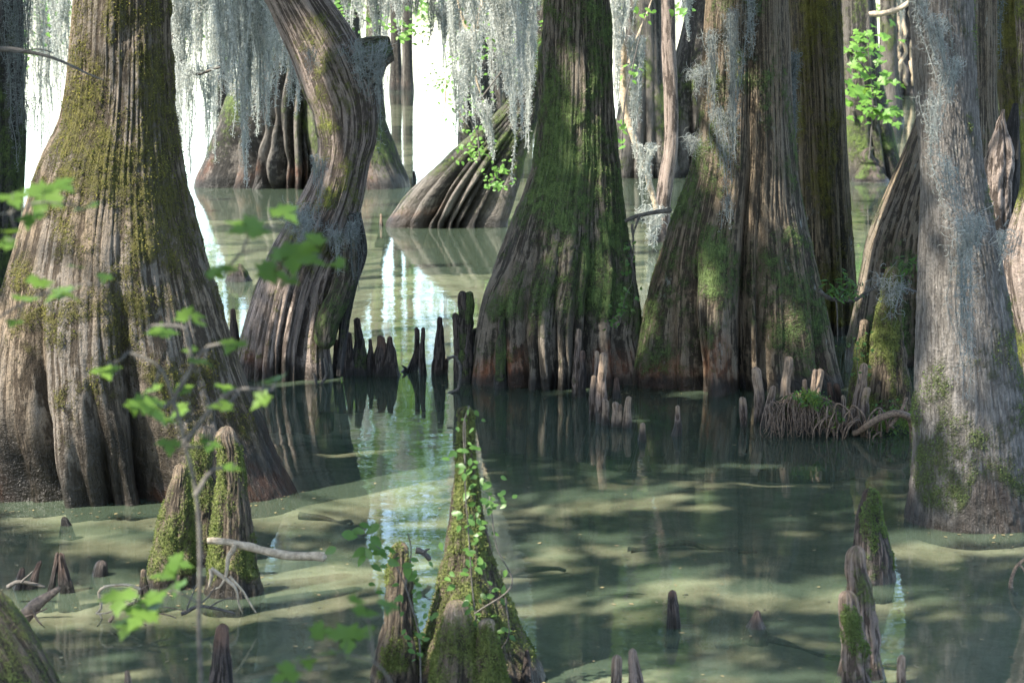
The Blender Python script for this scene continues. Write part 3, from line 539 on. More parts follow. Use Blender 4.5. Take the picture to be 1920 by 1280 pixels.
# distant trees closing the view
FARS = [(10, 62, 60, ''), (255, 70, 60, ''), (318, 49, 40, ''), (565, 56, 60, ''), (655, 76, 56, ''), (700, 61, 40, ''), (925, 64, 46, ''), (962, 52, 44, ''), (1108, 49, 60, ''), (1395, 60, 70, ''), (1545, 72, 60, ''), (1665, 58, 46, ''), (1790, 66, 60, ''), (1893, 46, 60, ''), (872, 50, 26, ''), (905, 58, 34, ''), (985, 70, 40, ''), (425, 66, 40, ''), (520, 52, 34, ''), (1015, 90, 40, ''), (-120, 50, 60, ''), (2040, 55, 60, ''), (1220, 92, 60, ''), (1480, 100, 60, ''), (1700, 95, 50, '')]
for k, (px, Yt, wd, _) in enumerate(FARS):
    yb = 20 + 3 * 4000 / Yt
    tt = tree([(-60, px - wd * .32, px + wd * .32), (0, px - wd * .34, px + wd * .34), (20 + (yb - 20) * .5, px - wd * .42, px + wd * .42), (yb - 10, px - wd * .6, px + wd * .6), (yb + 10, px - wd * .66, px + wd * .66)], Yt,
        'cypress in the distant row beyond the open water', 'far', nth=60, dz=.1, seed=300 + k, grooves=rg(4, 300 + k, front=True), moss=.15, wet=.25, bk_amp=.03, bk_f=(5, .4))
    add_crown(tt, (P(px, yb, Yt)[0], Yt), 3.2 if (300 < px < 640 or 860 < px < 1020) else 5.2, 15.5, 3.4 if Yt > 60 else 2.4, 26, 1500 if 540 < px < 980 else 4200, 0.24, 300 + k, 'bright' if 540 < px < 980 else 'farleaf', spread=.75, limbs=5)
# canopy of the near trees
for t, px, Yt, z0, z1, rad, ncl, n, sd_ in [(t1, 226, 13.2, 7.5, 14.5, 4.4, 60, 15000, 1), (t0, -15, 15.6, 7.5, 14, 4.0, 46, 11000, 2), (t3, 1083, 17.35, 7, 15, 3.8, 46, 11000, 3), (t4, 1400, 17.15, 7.5, 15, 3.8, 46, 11000, 4),
       (t5, 1530, 20, 7, 14, 3.2, 34, 8000, 5), (t6, 1730, 12.45, 6.5, 12, 3.0, 30, 7000, 6), (t7, 1800, 18.4, 7, 14, 3.4, 34, 8000, 7), (t11, 1950, 13.9, 6.5, 12, 3, 30, 7000, 8), (t10, 1905, 20.6, 7, 14, 3, 30, 6000, 9),
       (b1, 565, 37, 9, 15, 3.2, 30, 3500, 10), (b2, 1160, 30, 7.5, 14, 3.2, 30, 5000, 11), (b4, 1208, 39, 5, 14, 3.4, 30, 7000, 12), (b4b, 1320, 39.6, 5, 14, 3.4, 30, 7000, 13), (b5, 1606, 38.5, 5, 14, 3.2, 30, 6000, 14), (b3, 741, 82, 8, 16, 2.2, 16, 1500, 15), (b3b, 764, 81, 8, 16, 2, 16, 1500, 16), (ts, 1252, 28, 5, 10, 2.2, 18, 3500, 17)]:
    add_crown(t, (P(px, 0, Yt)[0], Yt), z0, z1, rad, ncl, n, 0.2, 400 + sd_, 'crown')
# trees standing left of the frame; their crowns shade the pool
for k, (bx, by, lab) in enumerate([(-7.0, 7.0, 'cypress left of the frame, nearest the camera'), (-8.5, 12.5, 'cypress left of the frame, level with the big sunlit trunk'), (-5.2, 1.5, 'cypress left of the frame, behind the camera line')]):
    zs = np.concatenate([np.arange(-.4, 3, .08), np.arange(3, 14, .3)]); rr = .22 + .5 * np.exp(-np.clip(zs, 0, None) / .9)
    t = thing('bald_cypress', (bx, by, 0), lab, 'tree', TG)
    V, F, A = tube(np.stack([np.full_like(zs, bx), np.full_like(zs, by), zs], 1), rr, 80, 500 + k, grooves=rg(6, k, front=True), moss=.2); mk('trunk', V, F, M['green'], t, attr=A)
    add_crown(t, (bx, by), 6.5, 14, 4.8, 120, 32000, 0.2, 510 + k, 'crown')

# the bent, broken trunk
Y2 = 17.5
def path(keys, Y, zb=None):
    k = np.array(keys, float); c = np.array([P(a, b, Y) for a, b, _ in keys]); L = np.concatenate([[0], np.cumsum(np.linalg.norm(np.diff(c, axis=0), axis=1))])
    D = dense(np.column_stack([L, c, k[:, 2] * MPP(Y) / 2]), np.arange(0, L[-1], .015)); return D[:, 1:4], D[:, 4]
C, r_ = path([(528, 800, 200), (530, 760, 196), (532, 705, 190), (534, 650, 172), (542, 600, 160), (553, 550, 148), (570, 500, 142), (592, 450, 132), (613, 400, 120), (631, 350, 108), (643, 300, 101), (650, 250, 116), (648, 205, 128), (632, 150, 138), (606, 90, 128), (572, 30, 114), (530, -40, 94), (470, -160, 86), (400, -360, 80), (350, -700, 70), (330, -1200, 50)], Y2)
t2 = thing('broken_cypress', (C[20][0], Y2, 0), 'bent broken trunk arching left, with a jagged stub pointing right', 'tree', TG)
V, F, A = tube(C, r_, 300, 81, horiz=False, grooves=gr([(-.75, .2, .08, .6), (-.5, .25, .07, .7), (-.25, .2, .06, .6), (0, .3, .07, .7), (.3, .25, .08, .8), (.55, .4, .1, 1.0)]) + rg(5, 82), bk_amp=.008, bk_f=(46, 2.2), und=.055,
    mossz=[(0, .0), (.3, .25), (.9, .3), (1.3, .15), (1.7, .4), (2.1, .1), (3, .05)], mosssc=1.8, wet=.22, red=.5, redh=.4); mk('trunk', V, F, M['pale'], t2, attr=A)
C, r_ = path([(640, 172, 100), (664, 140, 96), (690, 112, 84), (712, 98, 62), (732, 92, 46), (737, 91, 40)], Y2 - .02)
V, F, A = tube(C, r_, 90, 83, horiz=False, bk_amp=.02, bk_f=(22, 3), und=.1, cap='hollow', moss=.05, wet=0); mk('broken_stub', V, F, M['green'], t2, attr=A)
C, r_ = path([(652, 440, 40), (650, 500, 42), (634, 560, 44), (616, 600, 44), (609, 640, 38), (607, 652, 20)], Y2 - .25)
V, F, A = tube(C, r_, 60, 84, horiz=False, bk_amp=.01, und=.12, cap='round', moss=.4, wet=0); mk('hanging_root', V, F, M['green'], t2, attr=A)
C, r_ = path([(665, 400, 24), (678, 470, 20), (664, 530, 14), (648, 590, 20), (640, 660, 16), (636, 705, 14)], Y2 - .2)
V, F, A = tube(C, r_, 40, 85, horiz=False, bk_amp=.006, und=.15, moss=.2, wet=.1); mk('hanging_root', V, F, M['dark'], t2, attr=A)
add_crown(t2, (P(335, 0, Y2)[0], Y2), 7, 11.5, 2.2, 18, 3500, .2, 450, 'crown')
# the bleached snag
C, r_ = prof([(205, 1879, 1884), (230, 1868, 1886), (260, 1858, 1896), (300, 1846, 1902), (350, 1845, 1898), (400, 1849, 1896), (440, 1862, 1892), (520, 1864, 1888), (620, 1862, 1890), (760, 1858, 1894)], 16.5, -1, dz=.012)
sn = thing('snag', (C[0][0], 16.5, 0), 'bleached hollow snag with a splintered tip beside the grey trunk', 'dead trunk')
V, F, A = tube(C, r_, 90, 91, grooves=gr([(.3, .2, .1, 9)]), und=.13, bk_amp=.012, bk_f=(26, 14), wet=.1, moss=0); mk('trunk', V, F, M['pale'], sn, attr=A)
C, r_ = prof([(194, 1900, 1910), (215, 1892, 1912), (240, 1884, 1915), (300, 1880, 1914), (400, 1876, 1910), (520, 1868, 1904), (700, 1866, 1900)], 16.7, -1, dz=.02)
V, F, A = tube(C, r_, 50, 92, und=.15, bk_amp=.01, wet=.1); mk('shaded_splinter', V, F, M['dark'], sn, attr=A)  # dark bark carries the shaded right side of the snag in its colour
# mossy log in the lower left corner
pts = np.array([P(-160, 1110, 8.3), P(-60, 1185, 8.25), P(10, 1290, 8.2), P(60, 1420, 8.2), P(80, 1560, 8.2)])
L = np.arange(5.0); D = dense(np.column_stack([L, pts]), np.linspace(0, 4, 90))
V, F, A = tube(D[:, 1:], np.full(90, 95 * MPP(8.2)), 120, 95, horiz=False, und=.06, bk_amp=.008, bk_f=(30, 6), moss=.6, mosssc=3, wet=0, mossdir=(math.pi, .15)); tagged(mk('mossy_log', V, F, M['kneem'], None, D[45, 1:], A), 'curved mossy log in the bottom left corner', 'log')
# ------------------------------------------------------------------ cypress knees
KG = 'cypress knees rising from the water'
def knee_mesh(tip, base, wb, wt, Y, seed, bend=0.0, moss=0.0, pale=.8, pal_h=.12, p=1.5, wet=.09, nth=44, mossdir=None, lump=.2, below=.3, cap=True):
    s = MPP(Y); b0 = P(base[0], base[1], Y); tp = P(tip[0], tip[1], Y); z0 = 0.0; H = tp[2] - z0
    rb, rt = wb * s / 2, wt * s / 2
    t = np.concatenate([np.linspace(-below / H, 0, max(4, int(below / .02)))[:-1], np.linspace(0, 1, max(22, int(H / .009)))])
    tc = np.clip(t, 0, 1); t0 = 1 - min(.5, rt * 1.1 / H)
    r = rt + (rb - rt) * (1 - tc) ** p; r = r * np.where(t < 0, 1 - .25 * t * H / max(rb, .03), 1)
    cp = np.clip((t - t0) / (1 - t0), 0, 1); r = r * np.sqrt(np.clip(1 - cp ** 2.2, 0.004, 1))
    ph = seed * 3.7
    wob = (fbm(t * H * 6 + ph, t * 0, t * 0, seed, 2) - .5) * rt * 1.3
    r = r * (1 + lump * 1.6 * (fbm(t * H * 9 + ph, t * 0 + 5, t * 0, seed, 2) - .5) * (t < .97))
    C = np.stack([b0[0] + (tp[0] - b0[0]) * t + bend * s * np.sin(math.pi * tc) + wob * np.clip(t, 0, 1), np.full_like(t, Y), z0 + t * H], 1)
    rn = random.Random(seed); gv = [(rn.uniform(0, 6.28), rn.uniform(.08, .25), rn.uniform(.2, .4), H * rn.uniform(.3, .8)) for _ in range(6)]
    redfn = lambda TH, arc, z, wn: pale * ss(H - pal_h * 1.2, H - pal_h * .3, z + (wn - .5) * pal_h * 1.5)
    return tube(C, r, nth, seed, gv, und=lump, bk_amp=min(.007, rt * .2), bk_f=(44, 14), moss=moss, mosssc=3, wet=wet, redfn=redfn, mossamp=.006, mossdir=mossdir)
def knee(tip, base, wb, wt, label, seed, mat='knee', name='cypress_knee', cat='cypress knee', Y=None, extra=(), **kw):
    Y = Y or GY(base[1]) + wb * .3 * MPP(GY(base[1]))
    parts = [knee_mesh(tip, base, wb, wt, Y, seed, **kw)]
    for k, (tp, bs, a, b_) in enumerate(extra): parts.append(knee_mesh(tp, bs, a, b_, Y - .01 - .012 * k, seed + 31 * (k + 1), **kw))
    V, F, A = joinm(parts); o = P(base[0], base[1], Y); o[2] = 0
    kb = tagged(mk(name, V, F, M[mat], None, o, A), label, cat, KG)
    if kw.get('moss', 0) > .15 and Y < 16:
        moss_tufts_child(kb, o, V, A, F, int(min(7000, 3000 * (wb * MPP(Y)) / .2)), .010, 'mosslime' if mat == 'kneem' else 'mossgreen', seed)
    return kb
def moss_tufts_child(kb, o, V, A, F, n, size, mat, seed):
    e = bpy.data.objects.new('tmp', None); e.location = [float(v) for v in o]; before = set(bpy.data.objects)
    moss_tufts(e, V, A, F, n, size, mat, seed)
    for c in list(set(bpy.data.objects) - before): c.parent = kb
    bpy.data.objects.remove(e)
s = 1000
# row at the foot of the bent trunk
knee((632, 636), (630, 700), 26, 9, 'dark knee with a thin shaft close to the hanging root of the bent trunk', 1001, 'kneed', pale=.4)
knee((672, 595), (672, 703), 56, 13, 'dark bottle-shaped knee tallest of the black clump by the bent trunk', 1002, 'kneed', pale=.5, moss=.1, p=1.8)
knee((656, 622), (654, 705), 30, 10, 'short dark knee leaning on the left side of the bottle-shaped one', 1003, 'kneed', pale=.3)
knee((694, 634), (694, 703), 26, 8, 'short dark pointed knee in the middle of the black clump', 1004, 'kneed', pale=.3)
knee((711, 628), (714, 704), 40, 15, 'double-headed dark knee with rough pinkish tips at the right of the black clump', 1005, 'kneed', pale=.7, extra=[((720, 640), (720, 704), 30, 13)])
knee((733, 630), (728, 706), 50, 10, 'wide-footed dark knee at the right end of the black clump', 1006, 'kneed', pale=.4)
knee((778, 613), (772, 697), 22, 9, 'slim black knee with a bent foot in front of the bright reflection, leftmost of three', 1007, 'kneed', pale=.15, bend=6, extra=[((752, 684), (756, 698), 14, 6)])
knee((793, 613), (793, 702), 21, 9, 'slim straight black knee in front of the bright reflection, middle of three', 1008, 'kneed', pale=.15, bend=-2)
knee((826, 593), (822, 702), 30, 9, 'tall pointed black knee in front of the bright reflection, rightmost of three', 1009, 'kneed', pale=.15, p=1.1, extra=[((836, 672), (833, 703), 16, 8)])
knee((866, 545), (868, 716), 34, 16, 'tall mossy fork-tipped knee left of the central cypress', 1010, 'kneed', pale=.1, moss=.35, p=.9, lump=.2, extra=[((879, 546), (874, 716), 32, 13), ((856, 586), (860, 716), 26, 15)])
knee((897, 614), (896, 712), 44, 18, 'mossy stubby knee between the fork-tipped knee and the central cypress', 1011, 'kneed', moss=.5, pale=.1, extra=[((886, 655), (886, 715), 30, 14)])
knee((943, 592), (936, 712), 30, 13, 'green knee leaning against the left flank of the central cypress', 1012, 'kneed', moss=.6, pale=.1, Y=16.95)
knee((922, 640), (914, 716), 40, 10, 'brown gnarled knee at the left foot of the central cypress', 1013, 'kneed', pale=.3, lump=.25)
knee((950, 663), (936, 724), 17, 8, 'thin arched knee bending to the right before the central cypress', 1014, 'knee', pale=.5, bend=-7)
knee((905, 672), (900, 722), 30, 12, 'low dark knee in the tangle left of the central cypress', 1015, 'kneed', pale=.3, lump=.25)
# before the central cypress
knee((1083, 616), (1080, 730), 17, 10, 'tall slim knee with a mossy waist before the central cypress', 1020, 'knee', moss=.1, pale=.8, p=.8, Y=16.55)
knee((1093, 656), (1090, 730), 17, 8, 'shorter knee just right of the tall slim one before the central cypress', 1021, 'kneed', pale=.7, p=.8, Y=16.5)
knee((1119, 657), (1118, 736), 14, 8, 'thin pinkish knee standing behind the pale cluster', 1022, 'knee', pale=.8, p=.8, Y=16.4)
knee((1132, 660), (1127, 793), 26, 13, 'tallest pale blunt knee of the cluster in open water', 1023, 'knee', pale=1, pal_h=.35, p=.8, lump=.14)
knee((1113, 703), (1112, 789), 16, 9, 'narrow grey knee at the left of the pale cluster', 1024, 'knee', pale=.9, pal_h=.15, p=.7)
knee((1155, 706), (1156, 748), 22, 9, 'dark stubby knee with a tan head behind the pale cluster', 1025, 'kneed', pale=.8)
knee((1136, 748), (1136, 797), 18, 10, 'small pale knee in front of the tallest of the cluster', 1026, 'knee', pale=.9, pal_h=.2, p=.8)
knee((1155, 752), (1155, 801), 19, 13, 'blunt pale knee in the middle of the cluster front', 1027, 'knee', pale=.9, pal_h=.2, p=.9, extra=[((1163, 757), (1163, 800), 10, 8)])
knee((1177, 742), (1176, 802), 24, 10, 'knee with a flared dark foot at the right end of the pale cluster', 1028, 'knee', pale=.9, pal_h=.2)
knee((1206, 792), (1203, 826), 18, 10, 'stub of a lumpy knee alone to the right of the pale cluster', 1029, 'knee', pale=.7, lump=.25)
knee((1272, 759), (1269, 817), 18, 8, 'single pointed knee standing alone below the broad reddish cypress', 1030, 'knee', pale=.7, bend=2)
# right-hand mound
knee((1391, 743), (1395, 800), 15, 11, 'thin orange-tipped knee at the left end of the root mound', 1040, 'knee', pale=.8, pal_h=.06, p=.6)
knee((1417, 687), (1422, 790), 22, 17, 'lumpy tan knee leaning left beside the root mound', 1041, 'knee', pale=1, pal_h=.3, p=.6, bend=3, lump=.18)
knee((1449, 722), (1434, 803), 20, 12, 'slanting mossy knee leaning right against the root mound', 1042, 'knee', moss=.25, pale=.6, p=.6)
knee((1478, 667), (1470, 800), 34, 17, 'tallest tan thumb-like knee on top of the root mound', 1043, 'knee', pale=1, pal_h=.4, p=1.6, Y=15.3)
knee((1537, 690), (1518, 790), 24, 15, 'tan knee leaning right on the root mound with a split tip', 1044, 'knee', pale=1, pal_h=.3, p=.8, Y=15.35, extra=[((1530, 691), (1520, 790), 20, 10)])
knee((1509, 710), (1509, 780), 14, 9, 'short pink knee between two tan ones on the root mound', 1045, 'knee', pale=.9, Y=15.45)
knee((1557, 715), (1562, 790), 16, 10, 'small red-brown knee, left of a pair behind the root mound', 1046, 'kneed', pale=.6, Y=15.6)
knee((1570, 717), (1574, 790), 18, 12, 'small red-brown knee, right of a pair behind the root mound', 1047, 'kneed', pale=.6, Y=15.6)
knee((1580, 740), (1584, 815), 14, 9, 'thin orange-headed knee between the mound and the tall mossy stump knee', 1048, 'knee', pale=.9, pal_h=.06)
knee((1668, 499), (1664, 812), 128, 24, 'tall mossy stump-like knee between the root mound and the grey trunk', 1049, 'kneem', moss=.5, pale=.5, p=1.1, lump=.1, Y=15.5, nth=120, wet=.12, extra=[((1622, 598), (1602, 806), 40, 16), ((1640, 660), (1636, 810), 50, 20)])
knee((1622, 680), (1602, 812), 30, 14, 'tan knee leaning on the left of the tall mossy stump knee', 1050, 'knee', pale=1, pal_h=.15, p=1, Y=15.2)
knee((1625, 725), (1618, 824), 28, 14, 'short tan knee at the foot of the tall mossy stump knee', 1051, 'knee', pale=1, pal_h=.15, p=1, Y=15.05, moss=.1)
# left foreground
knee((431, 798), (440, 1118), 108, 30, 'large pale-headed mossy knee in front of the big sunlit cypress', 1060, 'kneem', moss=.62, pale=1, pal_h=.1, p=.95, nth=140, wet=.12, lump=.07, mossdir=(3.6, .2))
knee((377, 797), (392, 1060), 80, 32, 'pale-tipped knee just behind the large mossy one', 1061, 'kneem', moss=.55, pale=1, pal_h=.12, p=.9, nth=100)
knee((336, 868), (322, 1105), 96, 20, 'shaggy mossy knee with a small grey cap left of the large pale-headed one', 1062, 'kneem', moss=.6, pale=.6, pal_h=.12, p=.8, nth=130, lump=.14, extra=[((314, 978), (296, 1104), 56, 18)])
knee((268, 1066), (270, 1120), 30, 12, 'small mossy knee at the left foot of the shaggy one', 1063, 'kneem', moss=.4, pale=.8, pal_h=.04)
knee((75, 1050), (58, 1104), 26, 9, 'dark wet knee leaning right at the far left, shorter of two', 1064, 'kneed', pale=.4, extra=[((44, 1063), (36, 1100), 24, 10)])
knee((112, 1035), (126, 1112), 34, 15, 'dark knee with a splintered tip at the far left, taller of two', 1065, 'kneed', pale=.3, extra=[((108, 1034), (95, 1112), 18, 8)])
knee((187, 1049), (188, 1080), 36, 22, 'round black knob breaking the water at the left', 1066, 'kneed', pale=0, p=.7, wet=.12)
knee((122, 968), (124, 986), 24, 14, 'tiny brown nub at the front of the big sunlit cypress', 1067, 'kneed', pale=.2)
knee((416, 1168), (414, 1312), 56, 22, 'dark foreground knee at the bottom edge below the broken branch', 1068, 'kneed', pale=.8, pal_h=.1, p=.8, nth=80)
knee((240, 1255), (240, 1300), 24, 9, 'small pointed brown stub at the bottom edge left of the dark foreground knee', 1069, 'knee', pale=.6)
# bottom centre stump and its company
o = knee((868, 762), (886, 1335), 290, 30, 'tall vine-covered stump knee at the bottom centre', 1070, 'kneem', name='stump_knee', moss=.5, pale=0, p=2.1, nth=220, lump=.05, wet=.1, Y=9.35)
knee((858, 1124), (856, 1350), 120, 22, 'mossy knee with a pink tip on the front of the vine-covered stump', 1071, 'kneem', moss=.9, pale=1, pal_h=.12, p=.8, nth=130, Y=9.0)
knee((912, 1158), (918, 1350), 110, 20, 'mossy knee with an orange tip at the right front of the vine-covered stump', 1072, 'kneem', moss=.95, pale=1, pal_h=.06, p=.8, nth=130, Y=8.95)
knee((755, 1015), (744, 1330), 116, 32, 'broken brown stump left of the vine-covered one', 1073, 'kneem', name='stump_knee', moss=.2, pale=.3, p=1.0, nth=130, wet=.1, bend=-4, Y=9.2)
knee((990, 1216), (986, 1330), 40, 10, 'thin dark spike right of the vine-covered stump', 1074, 'kneed', pale=.1, Y=9.2)
knee((1262, 1105), (1263, 1178), 30, 13, 'isolated dark bottle-shaped knee in the open water at lower centre', 1075, 'kneed', pale=.7, pal_h=.04, p=.7, moss=0, nth=70)
knee((1418, 1143), (1419, 1178), 44, 11, 'low black cone with a point in the open water', 1076, 'kneed', pale=.2, p=1.1, nth=70)
knee((1158, 1226), (1156, 1330), 28, 18, 'brown blunt knee at the bottom edge, shorter of a pair', 1077, 'knee', pale=.5, p=.7, nth=70)
knee((1189, 1214), (1194, 1330), 44, 16, 'brown conical knee at the bottom edge, taller of a pair', 1078, 'knee', pale=.5, p=.8, nth=70)
knee((1634, 915), (1628, 1092), 96, 24, 'tall dark tapering knee with a mossy tip at lower right', 1079, 'kneed', moss=.2, pale=.3, p=1.0, nth=110, wet=.06)
knee((1608, 1022), (1612, 1330), 96, 32, 'brown twin-stemmed knee in front of the tall dark one', 1080, 'knee', moss=.1, pale=.5, pal_h=.1, p=1.1, nth=120, wet=.05, Y=9.4)
knee((1594, 1106), (1606, 1330), 74, 30, 'moss-fronted blunt knee at the front of the twin-stemmed one', 1081, 'knee', moss=.28, pale=.7, pal_h=.12, p=.9, nth=110, Y=9.15)
knee((1689, 1226), (1690, 1330), 26, 18, 'small brown knee at the bottom edge right of the twin-stemmed one', 1082, 'knee', pale=.6, p=.7, nth=60)
# far and middle-distance
knee((394, 534), (396, 552), 12, 8, 'small pale knee in sunshine beside the big left trunk', 1083, 'knee', pale=1)
knee((437, 578), (446, 702), 34, 9, 'grey pointed knee at the left foot of the bent trunk', 1084, 'kneed', pale=.4, p=1.2)
knee((447, 494), (447, 528), 46, 24, 'low shaggy mossy stump in the mid water behind the bent trunk', 1085, 'kneed', moss=.4, pale=.1, lump=.3)
knee((714, 401), (715, 424), 8, 4, 'tiny knee by the tip of the slanting buttress', 1086, 'knee', pale=.5)
knee((777, 320), (777, 338), 9, 4, 'tiny black spike in the bright gap', 1087, 'kneed', pale=0)
knee((712, 305), (708, 348), 14, 5, 'small red-brown knee at the right foot of the far fluted cypress', 1088, 'knee', pale=.5)
knee((1628, 275), (1632, 342), 70, 22, 'mossy root lump below the bright leaves in the background', 1089, 'kneed', moss=.4, pale=0, lump=.25)

# ------------------------------------------------------------------ root mound, roots and dead wood
Ym = 15.25; c0 = P(1500, 800, Ym); s_ = MPP(Ym)
rm = thing('root_mound', (c0[0], Ym, 0), 'mound of fibrous roots and green moss tufts carrying several knees', 'root mound')
C, r_ = prof([(738, 1490, 1512), (745, 1462, 1545), (760, 1446, 1575), (785, 1436, 1596), (812, 1430, 1606), (850, 1424, 1612)], Ym, -1, dz=.012)
V, F, A = tube(C, r_, 140, 601, und=.14, bk_amp=.03, bk_f=(14, 3), moss=.25, mosssc=2.5, wet=.08, cap='round', sq=.8, grooves=rg(6, 4, (.15, .3), (.15, .25), (2, 3), front=True)); mk('mound', V, F, M['kneed'], rm, attr=A)
rn = np.random.default_rng(7); ps = []
for k in range(110):
    a = rn.uniform(1436, 1566); e = a + rn.normal(0, 14); y0 = 735 + 18 * abs((a - 1500) / 60) ** 2 + rn.uniform(0, 20); dd = .3 + .06 * rn.random()
    ps.append(stick([P(a, y0, Ym - .18), P((a + e) / 2 + rn.normal(0, 8), (y0 + 800) / 2, Ym - dd + .04), P(e, rn.uniform(790, 830), Ym - dd - .02)], .0042, .0025, 4, k, .03, .2, .09))
V, F, A = joinm(ps); tagged(mk('hanging_roots', V, F, M['root'], rm, attr=A), 'matted brown fibres', kind='stuff')
ps = []
for k in range(18):
    a = rn.uniform(1540, 1680); yb = 800 + rn.uniform(-20, 25); h = rn.uniform(10, 40); d2 = rn.uniform(-40, 40)
    ps.append(stick([P(a, yb + 8, Ym - .3), P(a + d2 * .4, yb - h, Ym - .36), P(a + d2, yb - h * .3, Ym - .4), P(a + d2 * 1.1, yb + 12, Ym - .38)], .009, .005, 5, 70 + k, .02, .2, .05))
V, F, A = joinm(ps); tagged(mk('arching_roots', V, F, M['root'], rm, attr=A), 'looping tan roots at the water', kind='stuff')
def tuft(name, parent, cpx, n, spread, size, seed, mat='tuft', Y=Ym, label=None):
    r2 = np.random.default_rng(seed); pos = []
    for a, b in cpx: pos.append(P(a, b, Y)[None] + r2.normal(0, 1, (n, 3)) * np.array(spread))
    pos = np.vstack(pos); V, F, A = leaves(pos, size * r2.uniform(.6, 1.4, len(pos)), r2.normal(0, 1, (len(pos), 3)) + [0, -.5, .6], r2.normal(0, 1, (len(pos), 3)) + [0, 0, .6], SPRAY, .1, seed)
    return mk(name, V, F, M[mat], parent, attr=A)
tagged(tuft('moss_tuft', rm, [(1520, 745), (1530, 755), (1505, 750), (1555, 775), (1545, 790), (1565, 792)], 260, (.03, .05, .022), .028, 3, Y=Ym - .22), kind='stuff')
tagged(tuft('moss_tuft', rm, [(1660, 790), (1690, 785), (1640, 800), (1700, 800)], 200, (.05, .05, .03), .028, 4, Y=Ym - .2), kind='stuff')
